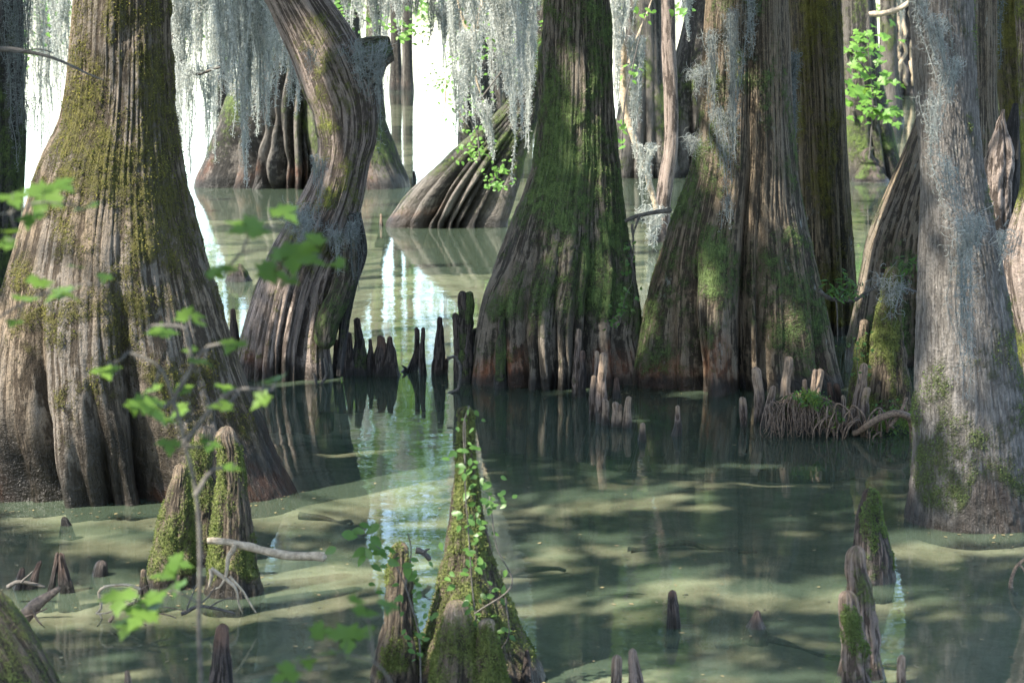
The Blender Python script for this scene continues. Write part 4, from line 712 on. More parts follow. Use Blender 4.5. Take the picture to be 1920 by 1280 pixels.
# rusty hollow root by the grey trunk
V, F, A = joinm([stick([P(1600, 812, 14.9), P(1640, 790, 14.8), P(1680, 778, 14.8), P(1708, 790, 14.85), P(1714, 840, 14.9)], .022, .03, 10, 5, .02, .15, .04), stick([P(1700, 745, 14.9), P(1690, 770, 14.85), P(1668, 800, 14.8)], .012, .014, 7, 6, .02)])
tagged(mk('arched_root', V, F, M['root'], None, P(1660, 815, 14.8), A), 'arched root with a dark hollow at the foot of the grey trunk', 'root')
for (pts, Y, r0, r1, mat, nm, lab, cat, sub) in [
    ([(390, 1014), (430, 1018), (470, 1026), (510, 1036), (560, 1044), (608, 1044)], 10.45, .018, .027, 'twig', 'dead_branch', 'pale broken branch sticking out over the water from the large mossy knee', 'branch', [[(440, 1020), (424, 1045), (425, 1075), (415, 1100), (395, 1106)], [(395, 1066), (420, 1082), (445, 1105), (455, 1150)], [(395, 1066), (390, 1090), (388, 1105)]]),
    ([(180, 1150), (190, 1135), (186, 1112), (200, 1100), (235, 1098), (262, 1104)], 10.35, .006, .008, 'twig', 'twig', 'thin bent twig at the waterline left of the shaggy knee', 'twig', [[(180, 1150), (205, 1148), (230, 1130), (262, 1118)], [(186, 1150), (190, 1160), (182, 1174)]]),
    ([(205, 1165), (235, 1140), (262, 1128), (300, 1120)], 10.2, .009, .006, 'root', 'dead_branch', 'tangle of brown dead twigs at the foot of the shaggy knee', 'branch', [[(215, 1158), (230, 1118), (226, 1105)], [(235, 1140), (250, 1165), (275, 1172)], [(250, 1134), (262, 1108), (282, 1096)], [(262, 1128), (290, 1150), (330, 1158)], [(240, 1150), (300, 1140), (350, 1146)]]),
    ([(340, 1150), (370, 1135), (400, 1140), (440, 1150)], 10.25, .01, .006, 'dtwig', 'dead_branch', 'dark wet tangle of sticks between the shaggy knee and the large mossy knee', 'branch', [[(350, 1148), (366, 1110), (372, 1090)], [(370, 1136), (396, 1116), (404, 1100)], [(390, 1140), (420, 1124), (436, 1120)]]),
    ([(14, 1100), (36, 1090), (60, 1094), (84, 1100)], 10.6, .012, .008, 'dtwig', 'driftwood', 'black wet wood lying between the dark knees at the far left', 'driftwood', [[(40, 1092), (56, 1078), (62, 1070)]]),
    ([(430, 1080), (455, 1108), (480, 1148)], 10.2, .008, .004, 'twig', 'twig', 'slanting twig propped at the right foot of the large mossy knee', 'twig', []),
    ([(18, 1175), (40, 1158), (70, 1132), (95, 1115), (112, 1102)], 10.25, .05, .012, 'root', 'driftwood', 'peeling driftwood root with a bleached point at the far left waterline', 'driftwood', [[(30, 1165), (60, 1150), (88, 1140)], [(60, 1140), (70, 1160), (84, 1176)]]),
    ([(-20, 92), (40, 98), (90, 108), (130, 122), (165, 138), (195, 150)], 9.5, .012, .003, 'dtwig', 'twig', 'dark bare twig crossing the upper left trunks', 'twig', [[(20, 96), (60, 92), (100, 100)]]),
    ([(1172, 415), (1195, 405), (1220, 400), (1258, 394)], 16.9, .014, .02, 'dtwig', 'dead_branch', 'short dark mossy branch joining the central cypress and the slender tan trunk', 'branch', [[(1200, 404), (1192, 430), (1186, 460)], [(1186, 420), (1190, 470), (1184, 500)]]),
    ([(1535, 545), (1560, 560), (1595, 562), (1630, 546), (1660, 530), (1690, 540), (1722, 548)], 16.6, .018, .01, 'dtwig', 'dead_branch', 'dark bough crossing below the olive trunk towards the grey trunk', 'branch', [[(1566, 560), (1568, 600), (1570, 640)]]),
    ([(1160, 30), (1166, 100), (1170, 190), (1186, 250), (1205, 300), (1222, 360), (1232, 400)], 27.0, .06, .035, 'twig', 'dead_branch', 'moss-hung dead limb leaning on the slender tan trunk', 'branch', [[(1180, 120), (1200, 60), (1230, -20)]]),
    ([(1630, 28), (1660, 24), (1690, 14), (1720, -10)], 36, .05, .04, 'twig', 'dead_branch', 'pale broken limb poking out above the dark root mass', 'branch', []),
    ([(890, 100), (893, 60), (905, 10), (915, -40)], 29, .05, .05, 'twig', 'dead_branch', 'grey upright limb among moss above the slanting buttress', 'branch', [[(893, 80), (870, 40), (850, -20)], [(892, 95), (892, 140), (905, 190)]]),
    ([(838, 155), (832, 210), (812, 245)], 28.5, .012, .006, 'twig', 'twig', 'thin bare twig in front of the bright gap', 'twig', [[(838, 155), (820, 135)], [(832, 170), (860, 210), (880, 240)]]),
    ([(780, 1030), (792, 1036), (806, 1048)], 11.2, .02, .014, 'dtwig', 'driftwood', 'small black driftwood stub left of the vine-covered stump', 'driftwood', [[(792, 1036), (800, 1030), (806, 1028)]]),
    ([(1925, 1045), (1905, 1065), (1895, 1095), (1905, 1115)], 10.9, .008, .012, 'root', 'driftwood', 'brown driftwood end at the right edge of the water', 'driftwood', [[(1912, 1058), (1925, 1085)]]),
    ([(588, 700), (596, 725), (612, 700), (608, 672)], 17.1, .012, .012, 'dtwig', 'arched_root', 'small looped root below the hanging root of the bent trunk', 'root', []),
    ([(838, 672), (850, 668), (862, 690), (858, 730), (840, 738)], 16.7, .012, .012, 'dtwig', 'arched_root', 'black curled root between the tall black knee and the fork-tipped knee', 'root', []),
    ([(322, 60), (340, 115), (372, 140), (405, 128), (440, 122)], 23.0, .02, .012, 'dtwig', 'dead_branch', 'thin hanging limb holding the moss right of the big sunlit trunk', 'branch', [])]:
    ps = [stick([P(a, b, Y) for a, b in pts], r0, r1, 9, len(lab), .02, .22, .02)]
    for q_ in sub: ps.append(stick([P(a, b, Y - .03) for a, b in q_], min(r0, r1) * .8, .003, 6, len(lab) + 3, .03, .2, .03))
    V, F, A = joinm(ps); tagged(mk(nm, V, F, M[mat], None, P(pts[0][0], pts[0][1], Y), A), lab, cat)
# dark upturned root mass
rt = thing('root_mass', P(1690, 172, 78), 'dark upturned root mass in the far background at upper right', 'root mass'); rt.location.z = 0
C, r_ = prof([(-30, 1672, 1722), (30, 1664, 1728), (100, 1656, 1734), (172, 1650, 1740)], 78, 3.5, dz=.08); V, F, A = tube(C, r_, 70, 611, und=.2, bk_amp=.1, bk_f=(4, .6), grooves=rg(5, 9, front=True)); mk('root_plate', V, F, M['dark'], rt, attr=A)
for k, (a, b) in enumerate([(1668, 1660), (1690, 1684), (1705, 1712), (1680, 1700)]): V, F, A = stick([P(a, -10, 76.8), P(a + 6, 70, 76.3), P(b, 160, 76.2)], .09, .06, 7, k, .2, .2, .3); mk('root', V, F, M['twig'], rt, attr=A)

# ------------------------------------------------------------------ leafy plants
def plant(name, label, cat, lv, stems, Y, mat='maple', shape=MAPLE, seed=0, sr=.003, group=None, smat='dtwig', tilt=.22, mul=.68, jit=.08, rep=1):
    """lv: (px, py, size px) leaves; stems: pixel polylines"""
    rn = np.random.default_rng(seed); base = P(stems[0][0][0], stems[0][0][1], Y)
    t = thing(name, base, label, cat, group)
    L = np.array([(a, b, c) for a, b, c in lv for _ in range(rep)], float)
    if rep > 1: L[:, :2] += rn.normal(0, 1, (len(L), 2)) * L[:, 2:3] * .7
    pos = np.array([P(a, b, Y) for a, b, _ in L]); pos[:, 1] += rn.normal(0, jit, len(L)); size = L[:, 2] * MPP(Y) * mul * rn.uniform(.85, 1.15, len(L))
    nn = rn.normal(0, .2 if Y < 8 else .3, (len(L), 3)) + [0, -tilt, 1 - tilt * .4]; hd = rn.normal(0, .8, (len(L), 3)) + [.1, -.5, -.25]; hd[:, 0] *= 1.6
    hn = hd / np.linalg.norm(hd, axis=1)[:, None]
    V, F, A = leaves(pos - hn * size[:, None] * .45, size, nn, hd, shape, .12, seed, .2); mk('foliage', V, F, M[mat], t, attr=A)
    ps = [stick([P(a, b, Y + .02) for a, b in st], sr, sr * .6, 6, seed + k, .03, .15, .01) for k, st in enumerate(stems)]
    if rep == 1 and Y < 8:
        flat = [P(a, b, Y + .02) for st in stems for a, b in st]
        for p_, s1 in zip(pos, size):
            q0 = min(flat, key=lambda f: np.linalg.norm(f - p_)); ps.append(stick([q0, (q0 + p_) / 2 + [0, 0, -.01], p_], sr * .45, sr * .3, 5, seed, .03))
    V, F, A = joinm(ps); mk('stem', V, F, M[smat], t, attr=A); return t
PG = 'leafy sprays near the camera'
plant('maple_spray', 'blurred green maple spray at the left edge, upper one', 'leaf spray', [(18, 362, 85), (70, 385, 100), (112, 362, 85), (28, 430, 75), (142, 398, 75), (4, 452, 60), (90, 350, 60), (45, 402, 80), (-20, 390, 90), (170, 388, 50)], [[(-60, 410), (20, 400), (80, 380), (140, 385)], [(20, 400), (30, 440)]], 4.4, seed=1, group=PG)
plant('maple_spray', 'blurred green maple spray in front of the big trunk at left, middle height', 'leaf spray', [(70, 548, 85), (118, 528, 95), (50, 580, 75), (165, 538, 65), (95, 580, 65), (130, 508, 50), (30, 596, 50), (185, 528, 40)], [[(-40, 620), (40, 570), (100, 545), (170, 532)], [(90, 550), (100, 585)]], 4.6, seed=2, group=PG)
plant('maple_spray', 'blurred green maple spray reaching across the foot of the bent trunk', 'leaf spray', [(440, 432, 105), (484, 410, 95), (462, 470, 115), (540, 448, 95), (560, 490, 115), (520, 502, 105), (600, 480, 85), (428, 492, 75), (590, 446, 65), (500, 440, 100), (630, 492, 50), (410, 512, 50), (545, 520, 60)], [[(420, 520), (455, 470), (520, 465), (600, 478)], [(455, 470), (480, 425), (560, 440)]], 4.3, seed=3, group=PG)
plant('maple_sapling', 'tall maple sapling with scattered leaves rising in front of the left knees', 'sapling', [(205, 675, 75), (280, 605, 55), (340, 608, 85), (305, 632, 65), (392, 660, 65), (378, 690, 65), (440, 640, 75), (265, 745, 75), (312, 738, 85), (250, 770, 55), (335, 722, 65), (320, 800, 65), (370, 840, 75), (310, 852, 65), (500, 715, 65), (500, 740, 75), (430, 735, 65), (410, 750, 55), (440, 870, 60), (330, 770, 60), (290, 720, 60), (375, 610, 50), (350, 660, 50), (395, 830, 50)],
      [[(378, 1330), (374, 1200), (377, 1050), (366, 930), (345, 830), (325, 750), (300, 690), (240, 660)], [(345, 830), (400, 760), (450, 730), (505, 730)], [(325, 750), (360, 690), (390, 650), (440, 640)], [(360, 690), (345, 615), (285, 610)], [(366, 930), (400, 880), (440, 870)]], 4.6, seed=4, sr=.006, group=PG)
plant('maple_spray', 'blurred green maple spray in front of the shaggy knee', 'leaf spray', [(240, 1122, 85), (282, 1108, 95), (312, 1090, 85), (232, 1165, 75), (272, 1160, 85), (335, 1066, 65), (300, 1132, 75), (250, 1145, 80), (320, 1110, 65)], [[(372, 1130), (320, 1105), (270, 1130), (230, 1170)]], 4.5, seed=5, group=PG)
plant('maple_spray', 'blurred green maple spray at the bottom edge left of the stumps', 'leaf spray', [(600, 1215, 95), (642, 1235, 85), (562, 1222, 75), (690, 1150, 75), (660, 1155, 65), (680, 1210, 65), (570, 1262, 55), (722, 1165, 65), (620, 1250, 80), (540, 1250, 50)], [[(760, 1330), (700, 1240), (640, 1225), (560, 1235)], [(700, 1240), (690, 1160)]], 4.3, seed=6, group=PG)
vl = [(875, 770, 20), (890, 775, 22), (868, 790, 22), (858, 800, 18), (885, 805, 22), (880, 830, 18), (905, 790, 16)]
rnv = random.Random(5)
for k in range(95):
    y = rnv.uniform(840, 1200); x = 868 + (y - 840) * .1 + rnv.gauss(8, 16 + (y - 840) * .06); vl.append((x, y, rnv.uniform(18, 32)))
for k in range(12): vl.append((925 + rnv.gauss(0, 14), rnv.uniform(900, 960), 22))
plant('vine', 'leafy green vine climbing the tall stump at the bottom centre', 'vine', vl, [[(900, 1300), (890, 1150), (878, 1000), (872, 880), (872, 790)], [(872, 880), (868, 800), (880, 760)], [(890, 1150), (960, 1090), (930, 1020), (918, 930)], [(948, 1120), (955, 1180), (930, 1230)]], 9.05, 'vine', OVATE, 11, .004, tilt=.8, jit=.05)
vl = [(675 + rnv.gauss(10, 22), 1000 + rnv.gauss(20, 30), rnv.uniform(26, 46)) for _ in range(14)] + [(740 + rnv.gauss(0, 30), rnv.uniform(1030, 1110), rnv.uniform(20, 42)) for _ in range(22)] + [(785 + rnv.gauss(0, 14), rnv.uniform(1100, 1240), rnv.uniform(18, 30)) for _ in range(26)]
plant('vine', 'leafy vine on the broken brown stump at the bottom centre', 'vine', vl, [[(790, 1320), (785, 1200), (760, 1100), (735, 1050), (690, 1010)], [(760, 1100), (770, 1030), (765, 1000)]], 8.7, 'vine', OVATE, 12, .004, tilt=.8, jit=.06)
vl = [(1635 + rnv.gauss(0, 22), rnv.choice([70, 95, 115, 150, 175, 200, 215]) + rnv.gauss(0, 9), rnv.uniform(18, 30)) for _ in range(90)] + [(1600 + rnv.gauss(0, 10), rnv.uniform(90, 200), 26) for _ in range(26)] + [(1668 + rnv.gauss(0, 12), 208 + rnv.gauss(0, 8), 26) for _ in range(16)]
plant('maple_sapling', 'bright green maple leaves growing up the reddish background trunk', 'sapling', vl, [[(1630, 300), (1636, 200), (1630, 120), (1625, 50)], [(1636, 200), (1670, 205)], [(1630, 140), (1600, 100)]], 37.3, 'bright', MAPLE, 13, .015, tilt=.45, jit=.45)
def bunch(name, label, cat, clusters, Y, mat, n, size, seed, stems, shape=OVATE, jit=.3, sr=.012, spread=1.0):
    rv = random.Random(seed); vl = []
    for (a, b, sx, sy) in clusters:
        for _ in range(n): vl.append((a + rv.gauss(0, sx * spread), b + rv.gauss(0, sy * spread), size * rv.uniform(.7, 1.3)))
    return plant(name, label, cat, vl, stems, Y, mat, shape, seed, sr, tilt=.7, jit=jit)
bunch('shrub', 'yellow green shrub rooted on the slanting buttress of the leaning cypress', 'shrub', [(870, 110, 20, 40), (850, 170, 15, 25), (880, 60, 25, 30), (880, 205, 20, 20), (900, 260, 20, 18), (875, 285, 20, 10), (935, 320, 16, 8), (930, 345, 14, 5), (990, 60, 30, 40), (1000, 20, 20, 20)], 28.8, 'bright', 34, 13, 21, [[(900, 300), (890, 200), (868, 110), (860, 20)], [(890, 200), (950, 120), (1000, 40)], [(895, 250), (860, 180)]])
bunch('shrub', 'pale hazy yellow green foliage low on the right side of the bright gap', 'shrub', [(835, 140, 16, 14), (815, 155, 14, 8), (850, 110, 14, 14), (850, 60, 14, 20), (800, 50, 10, 12)], 62, 'bright', 26, 9, 29, [[(845, 172), (840, 130), (852, 60)], [(840, 150), (812, 152)]])
bunch('shrub', 'hazy green foliage far behind the moss left of the bent trunk', 'shrub', [(345, 5, 20, 14), (400, 25, 26, 18), (440, 45, 20, 20), (372, 60, 14, 14), (420, 90, 14, 14)], 48, 'bright', 40, 11, 30, [[(410, 150), (405, 60), (380, 10)], [(405, 60), (440, 30)]])
bunch('shrub', 'hazy green foliage far behind the moss above the slanting buttress', 'shrub', [(880, 20, 26, 18), (930, 60, 22, 22), (960, 110, 16, 20), (905, 110, 18, 18), (850, 20, 18, 12)], 48, 'bright', 40, 11, 32, [[(930, 180), (925, 90), (890, 20)], [(925, 90), (965, 90)]])
bunch('shrub', 'hazy green foliage far back in the upper left opening', 'shrub', [(95, 25, 20, 16), (75, 75, 14, 16), (110, 70, 12, 14)], 50, 'bright', 36, 11, 33, [[(90, 160), (90, 60), (100, 10)]])
bunch('fern_sprig', 'sprig of dark green needles on the bough beside the broad reddish cypress', 'sprig', [(1580, 540, 16, 9), (1592, 552, 10, 5), (1565, 548, 10, 5), (1590, 525, 8, 8)], 16.5, 'vine', 22, 22, 22, [[(1568, 560), (1585, 540), (1602, 520)]], SPRAY, .06, .004)
bunch('fern_sprig', 'sprig of dark green needles under the sunlit buttress left of the grey trunk', 'sprig', [(1690, 510, 14, 14), (1705, 495, 12, 8), (1675, 525, 10, 8)], 16.4, 'vine', 22, 22, 23, [[(1700, 545), (1690, 515), (1705, 490)]], SPRAY, .06, .004)
bunch('shrub', 'bright hazy green foliage in the upper left corner beyond the dark trunk', 'shrub', [(55, 15, 20, 22), (70, 50, 18, 20), (50, 100, 8, 18), (100, 0, 22, 10)], 33, 'bright', 40, 16, 24, [[(40, 160), (50, 100), (60, 20)]])
bunch('shrub', 'small patch of sunny leaves above the arch of the bent trunk', 'shrub', [(615, 5, 18, 12), (640, 20, 14, 10), (660, 5, 18, 10), (705, 48, 14, 10), (735, 45, 14, 8), (765, 60, 12, 10), (790, 10, 14, 12)], 34, 'bright', 24, 15, 25, [[(600, 60), (640, 20), (700, 45), (770, 60)]])
bunch('shrub', 'few green leaves at the left flank of the slender tan trunk', 'shrub', [(1162, 270, 8, 12), (1210, 25, 14, 8), (1160, 235, 6, 6), (1280, 20, 10, 10), (1185, 130, 8, 20)], 26, 'bright', 9, 18, 26, [[(1165, 300), (1170, 200), (1185, 130), (1210, 25)]])
bunch('vine', 'thin vine with tiny leaves on the shaded right foot of the central cypress', 'vine', [(1176, 540, 10, 20), (1165, 570, 10, 14), (1150, 600, 8, 8), (1180, 470, 5, 18)], 16.6, 'vine', 14, 13, 27, [[(1160, 610), (1172, 560), (1186, 520), (1182, 450)]], OVATE, .05, .003)
bunch('shrub', 'green leaves peeping between moss at the top right of the gap', 'shrub', [(915, 20, 16, 18), (960, 10, 16, 14), (1040, 30, 12, 30), (1050, 85, 10, 14)], 33, 'farleaf', 30, 15, 28, [[(1000, 120), (960, 60), (915, 10)]])

bunch('plant', 'small leafy plants sprouting on the root mound between the tan knees', 'plant', [(1520, 742, 16, 7), (1540, 760, 12, 8), (1500, 748, 8, 5), (1562, 782, 14, 8)], 15.0, 'vine', 22, 11, 41, [[(1530, 790), (1524, 760), (1518, 742)], [(1550, 792), (1545, 765)]], OVATE, .08, .003)
bunch('plant', 'small leafy plants at the foot of the tall mossy stump knee', 'plant', [(1650, 775, 12, 12), (1685, 770, 16, 14), (1700, 795, 12, 8), (1625, 790, 10, 8), (1605, 660, 16, 20)], 15.1, 'vine', 24, 11, 42, [[(1655, 815), (1650, 780)], [(1690, 815), (1686, 770)], [(1610, 720), (1605, 650)]], OVATE, .1, .003)
# ------------------------------------------------------------------ spanish moss beards
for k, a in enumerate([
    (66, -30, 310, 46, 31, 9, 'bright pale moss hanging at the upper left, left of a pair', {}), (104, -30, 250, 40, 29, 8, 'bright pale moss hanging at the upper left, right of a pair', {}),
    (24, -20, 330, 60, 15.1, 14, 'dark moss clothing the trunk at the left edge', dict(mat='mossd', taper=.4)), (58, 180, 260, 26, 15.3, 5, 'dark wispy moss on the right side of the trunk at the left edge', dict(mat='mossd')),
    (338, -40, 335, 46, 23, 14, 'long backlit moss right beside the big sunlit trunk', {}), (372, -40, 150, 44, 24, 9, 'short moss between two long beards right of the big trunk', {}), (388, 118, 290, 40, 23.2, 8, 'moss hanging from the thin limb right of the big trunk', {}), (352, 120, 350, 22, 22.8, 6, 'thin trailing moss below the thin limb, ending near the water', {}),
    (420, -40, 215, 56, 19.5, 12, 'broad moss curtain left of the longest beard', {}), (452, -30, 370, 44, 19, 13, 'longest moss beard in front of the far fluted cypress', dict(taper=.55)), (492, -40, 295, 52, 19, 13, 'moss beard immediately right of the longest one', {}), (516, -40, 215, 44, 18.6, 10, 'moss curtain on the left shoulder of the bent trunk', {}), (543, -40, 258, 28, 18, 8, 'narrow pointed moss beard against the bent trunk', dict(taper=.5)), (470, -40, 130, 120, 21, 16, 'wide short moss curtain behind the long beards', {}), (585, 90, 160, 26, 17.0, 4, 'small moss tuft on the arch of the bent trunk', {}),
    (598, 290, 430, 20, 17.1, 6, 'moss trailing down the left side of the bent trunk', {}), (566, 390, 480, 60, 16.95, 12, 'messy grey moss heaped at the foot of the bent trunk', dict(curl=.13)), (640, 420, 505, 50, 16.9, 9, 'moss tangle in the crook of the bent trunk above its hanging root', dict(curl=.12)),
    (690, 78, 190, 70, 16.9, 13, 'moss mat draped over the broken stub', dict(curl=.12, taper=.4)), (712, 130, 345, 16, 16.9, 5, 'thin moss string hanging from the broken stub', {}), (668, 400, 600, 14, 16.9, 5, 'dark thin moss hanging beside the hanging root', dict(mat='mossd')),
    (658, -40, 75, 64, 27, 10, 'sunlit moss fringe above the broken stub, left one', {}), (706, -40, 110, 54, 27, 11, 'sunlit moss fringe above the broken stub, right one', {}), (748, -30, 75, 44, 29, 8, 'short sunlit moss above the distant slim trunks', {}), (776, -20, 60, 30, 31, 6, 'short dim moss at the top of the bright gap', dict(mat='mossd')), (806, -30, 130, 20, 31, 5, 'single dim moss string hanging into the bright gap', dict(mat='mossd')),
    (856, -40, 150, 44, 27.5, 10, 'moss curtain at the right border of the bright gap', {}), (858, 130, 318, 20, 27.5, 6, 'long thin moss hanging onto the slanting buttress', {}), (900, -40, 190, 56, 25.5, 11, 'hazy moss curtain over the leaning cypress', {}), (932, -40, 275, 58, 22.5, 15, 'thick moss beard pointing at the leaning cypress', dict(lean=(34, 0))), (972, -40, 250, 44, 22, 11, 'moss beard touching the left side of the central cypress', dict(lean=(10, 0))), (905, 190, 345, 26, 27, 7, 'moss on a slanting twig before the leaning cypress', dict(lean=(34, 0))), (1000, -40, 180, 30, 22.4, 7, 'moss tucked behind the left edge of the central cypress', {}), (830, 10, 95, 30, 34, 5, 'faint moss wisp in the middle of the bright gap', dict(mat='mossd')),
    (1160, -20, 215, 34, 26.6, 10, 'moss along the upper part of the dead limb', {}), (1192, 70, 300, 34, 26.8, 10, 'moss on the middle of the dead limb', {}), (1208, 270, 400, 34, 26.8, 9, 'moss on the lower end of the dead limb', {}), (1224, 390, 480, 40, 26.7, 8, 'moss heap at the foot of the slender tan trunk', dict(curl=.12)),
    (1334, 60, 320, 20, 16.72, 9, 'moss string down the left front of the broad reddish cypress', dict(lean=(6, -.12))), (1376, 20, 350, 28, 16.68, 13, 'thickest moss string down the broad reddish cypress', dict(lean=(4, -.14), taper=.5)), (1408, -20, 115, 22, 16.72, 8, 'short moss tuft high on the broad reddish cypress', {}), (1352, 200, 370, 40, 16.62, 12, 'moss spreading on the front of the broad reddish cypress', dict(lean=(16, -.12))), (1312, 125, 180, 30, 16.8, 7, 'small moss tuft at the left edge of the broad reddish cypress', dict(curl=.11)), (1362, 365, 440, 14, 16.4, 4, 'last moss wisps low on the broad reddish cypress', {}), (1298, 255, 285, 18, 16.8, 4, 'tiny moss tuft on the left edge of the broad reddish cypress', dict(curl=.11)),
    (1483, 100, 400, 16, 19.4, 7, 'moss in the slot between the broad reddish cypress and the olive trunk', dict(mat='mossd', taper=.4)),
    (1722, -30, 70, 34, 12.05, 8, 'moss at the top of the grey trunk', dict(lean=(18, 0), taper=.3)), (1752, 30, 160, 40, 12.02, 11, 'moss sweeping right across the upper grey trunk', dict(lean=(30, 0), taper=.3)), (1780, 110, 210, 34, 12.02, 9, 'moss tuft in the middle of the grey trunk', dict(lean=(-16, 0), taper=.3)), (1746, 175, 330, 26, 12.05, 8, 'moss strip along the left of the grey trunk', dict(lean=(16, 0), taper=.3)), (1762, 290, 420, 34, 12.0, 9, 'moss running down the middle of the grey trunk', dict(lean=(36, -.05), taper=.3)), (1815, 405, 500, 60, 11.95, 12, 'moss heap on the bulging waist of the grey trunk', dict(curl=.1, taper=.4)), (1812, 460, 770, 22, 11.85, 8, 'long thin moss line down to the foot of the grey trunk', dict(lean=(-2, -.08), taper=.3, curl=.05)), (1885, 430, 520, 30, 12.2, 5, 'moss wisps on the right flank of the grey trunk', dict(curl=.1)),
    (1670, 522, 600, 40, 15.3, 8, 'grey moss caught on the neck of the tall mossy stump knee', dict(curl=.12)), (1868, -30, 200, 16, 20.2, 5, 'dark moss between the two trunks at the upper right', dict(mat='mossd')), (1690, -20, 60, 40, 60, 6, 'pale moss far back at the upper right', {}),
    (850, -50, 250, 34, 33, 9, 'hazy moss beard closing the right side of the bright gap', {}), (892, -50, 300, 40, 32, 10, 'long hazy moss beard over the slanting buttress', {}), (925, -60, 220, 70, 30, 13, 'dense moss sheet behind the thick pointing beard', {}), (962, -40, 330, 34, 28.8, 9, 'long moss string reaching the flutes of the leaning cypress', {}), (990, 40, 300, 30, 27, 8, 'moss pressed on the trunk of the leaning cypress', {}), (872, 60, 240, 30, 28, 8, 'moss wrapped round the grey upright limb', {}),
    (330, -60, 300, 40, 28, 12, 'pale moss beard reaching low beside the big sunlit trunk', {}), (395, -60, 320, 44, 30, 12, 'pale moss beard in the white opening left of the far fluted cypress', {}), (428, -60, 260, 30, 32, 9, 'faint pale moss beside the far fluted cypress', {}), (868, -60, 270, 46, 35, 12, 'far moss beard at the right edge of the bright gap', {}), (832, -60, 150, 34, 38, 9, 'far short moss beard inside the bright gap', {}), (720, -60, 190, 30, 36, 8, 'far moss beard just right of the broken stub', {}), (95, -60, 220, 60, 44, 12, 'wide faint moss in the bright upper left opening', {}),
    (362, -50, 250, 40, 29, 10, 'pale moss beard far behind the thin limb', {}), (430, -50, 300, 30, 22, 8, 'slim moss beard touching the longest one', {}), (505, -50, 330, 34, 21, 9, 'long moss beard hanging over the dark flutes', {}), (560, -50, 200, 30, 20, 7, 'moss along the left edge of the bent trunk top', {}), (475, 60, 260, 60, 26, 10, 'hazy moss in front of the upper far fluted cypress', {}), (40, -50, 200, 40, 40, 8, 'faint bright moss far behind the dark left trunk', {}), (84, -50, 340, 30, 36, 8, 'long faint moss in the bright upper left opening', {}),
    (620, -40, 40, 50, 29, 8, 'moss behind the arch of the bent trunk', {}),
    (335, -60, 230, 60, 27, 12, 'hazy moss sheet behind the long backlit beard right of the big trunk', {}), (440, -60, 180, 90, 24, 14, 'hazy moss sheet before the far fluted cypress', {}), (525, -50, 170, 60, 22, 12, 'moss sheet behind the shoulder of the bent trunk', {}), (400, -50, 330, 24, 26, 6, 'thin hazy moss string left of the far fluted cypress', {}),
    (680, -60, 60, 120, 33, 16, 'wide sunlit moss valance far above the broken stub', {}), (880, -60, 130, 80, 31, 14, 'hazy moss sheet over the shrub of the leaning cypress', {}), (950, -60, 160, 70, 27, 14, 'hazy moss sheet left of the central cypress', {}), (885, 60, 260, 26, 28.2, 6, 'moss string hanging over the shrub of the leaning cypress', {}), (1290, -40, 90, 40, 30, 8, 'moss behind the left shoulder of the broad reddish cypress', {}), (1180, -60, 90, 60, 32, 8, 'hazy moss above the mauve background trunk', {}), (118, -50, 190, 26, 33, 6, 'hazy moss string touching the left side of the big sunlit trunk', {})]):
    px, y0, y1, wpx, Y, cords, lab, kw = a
    moss(px, y0, y1, wpx, Y, cords, lab, 900 + k, **kw)

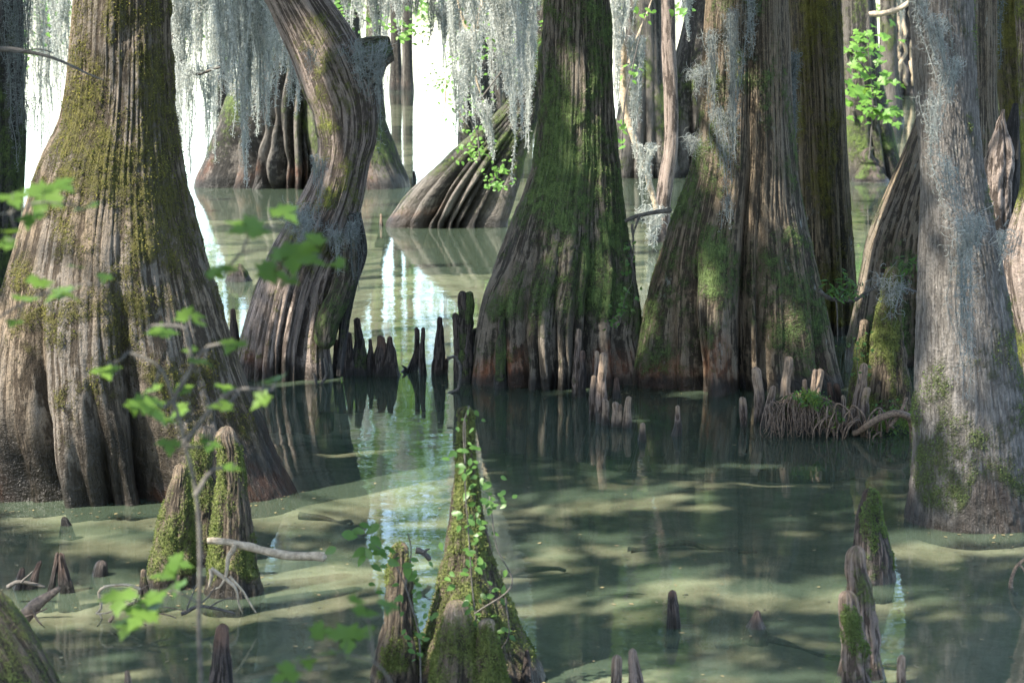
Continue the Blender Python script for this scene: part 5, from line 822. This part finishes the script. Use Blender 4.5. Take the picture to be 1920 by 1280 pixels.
# ------------------------------------------------------------------ far shore
rn = np.random.default_rng(99); n = 9000
ang = rn.uniform(-.9, .9, n); d_ = rn.uniform(2300, 2600, n)
tp = 7 + 5 * fbm(ang * 40, ang * 0, ang * 0, 4, 3); p = np.stack([np.sin(ang) * d_, np.cos(ang) * d_, rn.random(n) * tp], 1)
V, F, A = leaves(p, rn.uniform(3, 6, n), rn.normal(0, 1, (n, 3)) + [0, -1, .4], rn.normal(0, 1, (n, 3)) + [0, 0, 1], OVATE, .1, 9)
tagged(mk('treeline', V, F, M['farleaf'], attr=A), kind='stuff')

# ------------------------------------------------------------------ debris on and under the water
rn = np.random.default_rng(31); n = 280
pp = np.array([P(rn.uniform(0, 1900), py, GY(py)) for py in 760 + 520 * rn.random(n) ** .8]); pp[:, 2] = .006
for cx, Yc, rx, ry, m_ in [(215, 13.2, 1.02, .58, 70), (1825, 12.45, .4, .42, 30), (1045, 17.35, .78, .74, 60), (1385, 17.15, .9, .82, 60), (430, 11.0, .2, .2, 24), (325, 11.0, .2, .2, 24), (870, 9.35, .36, .36, 20)]:
    th = rn.uniform(math.pi, 2 * math.pi, m_); k_ = 1 + np.abs(rn.normal(0, .22, m_)); x0 = P(cx, 900, Yc)[0]
    pp = np.vstack([pp, np.stack([x0 + rx * np.cos(th) * k_, Yc + ry * np.sin(th) * k_, np.full(m_, .006)], 1)])
n = len(pp)
V, F, A = leaves(pp, rn.uniform(.008, .036, n), rn.normal(0, .08, (n, 3)) + [0, 0, 1], rn.normal(0, 1, (n, 3)) * [1, 1, .05], DIAM, .02, 3, .02)
tagged(mk('leaf_litter', V, F, M['litter'], attr=A, smooth=False), kind='stuff')
for pts, lab in [([(1180, 1008), (1300, 1004), (1420, 1012)], 'dark sunken branch under the open water at centre right'), ([(1340, 1182), (1440, 1176), (1560, 1205), (1700, 1222)], 'long dark sunken branch by the low black cone'), ([(940, 1050), (1010, 1052), (1060, 1046)], 'short sunken branch right of the vine-covered stump'), ([(1100, 1088), (1200, 1085), (1290, 1092)], 'thin sunken branch above the isolated bottle-shaped knee'), ([(560, 945), (610, 948), (660, 960)], 'sunken root running out from the right foot of the big left trunk')]:
    V, F, A = joinm([stick([P(a, b, GY(b)) - [0, 0, .07] for a, b in pts], .022, .01, 8, len(lab), .05, .25, .08)])  # sticks by the cone and big trunk stand in for their cast shadows
    tagged(mk('sunken_branch_or_shadow', V, F, M['dtwig'], None, P(pts[0][0], pts[0][1], GY(pts[0][1])), A), lab, 'sunken branch', 'sunken branches on the lake bed')
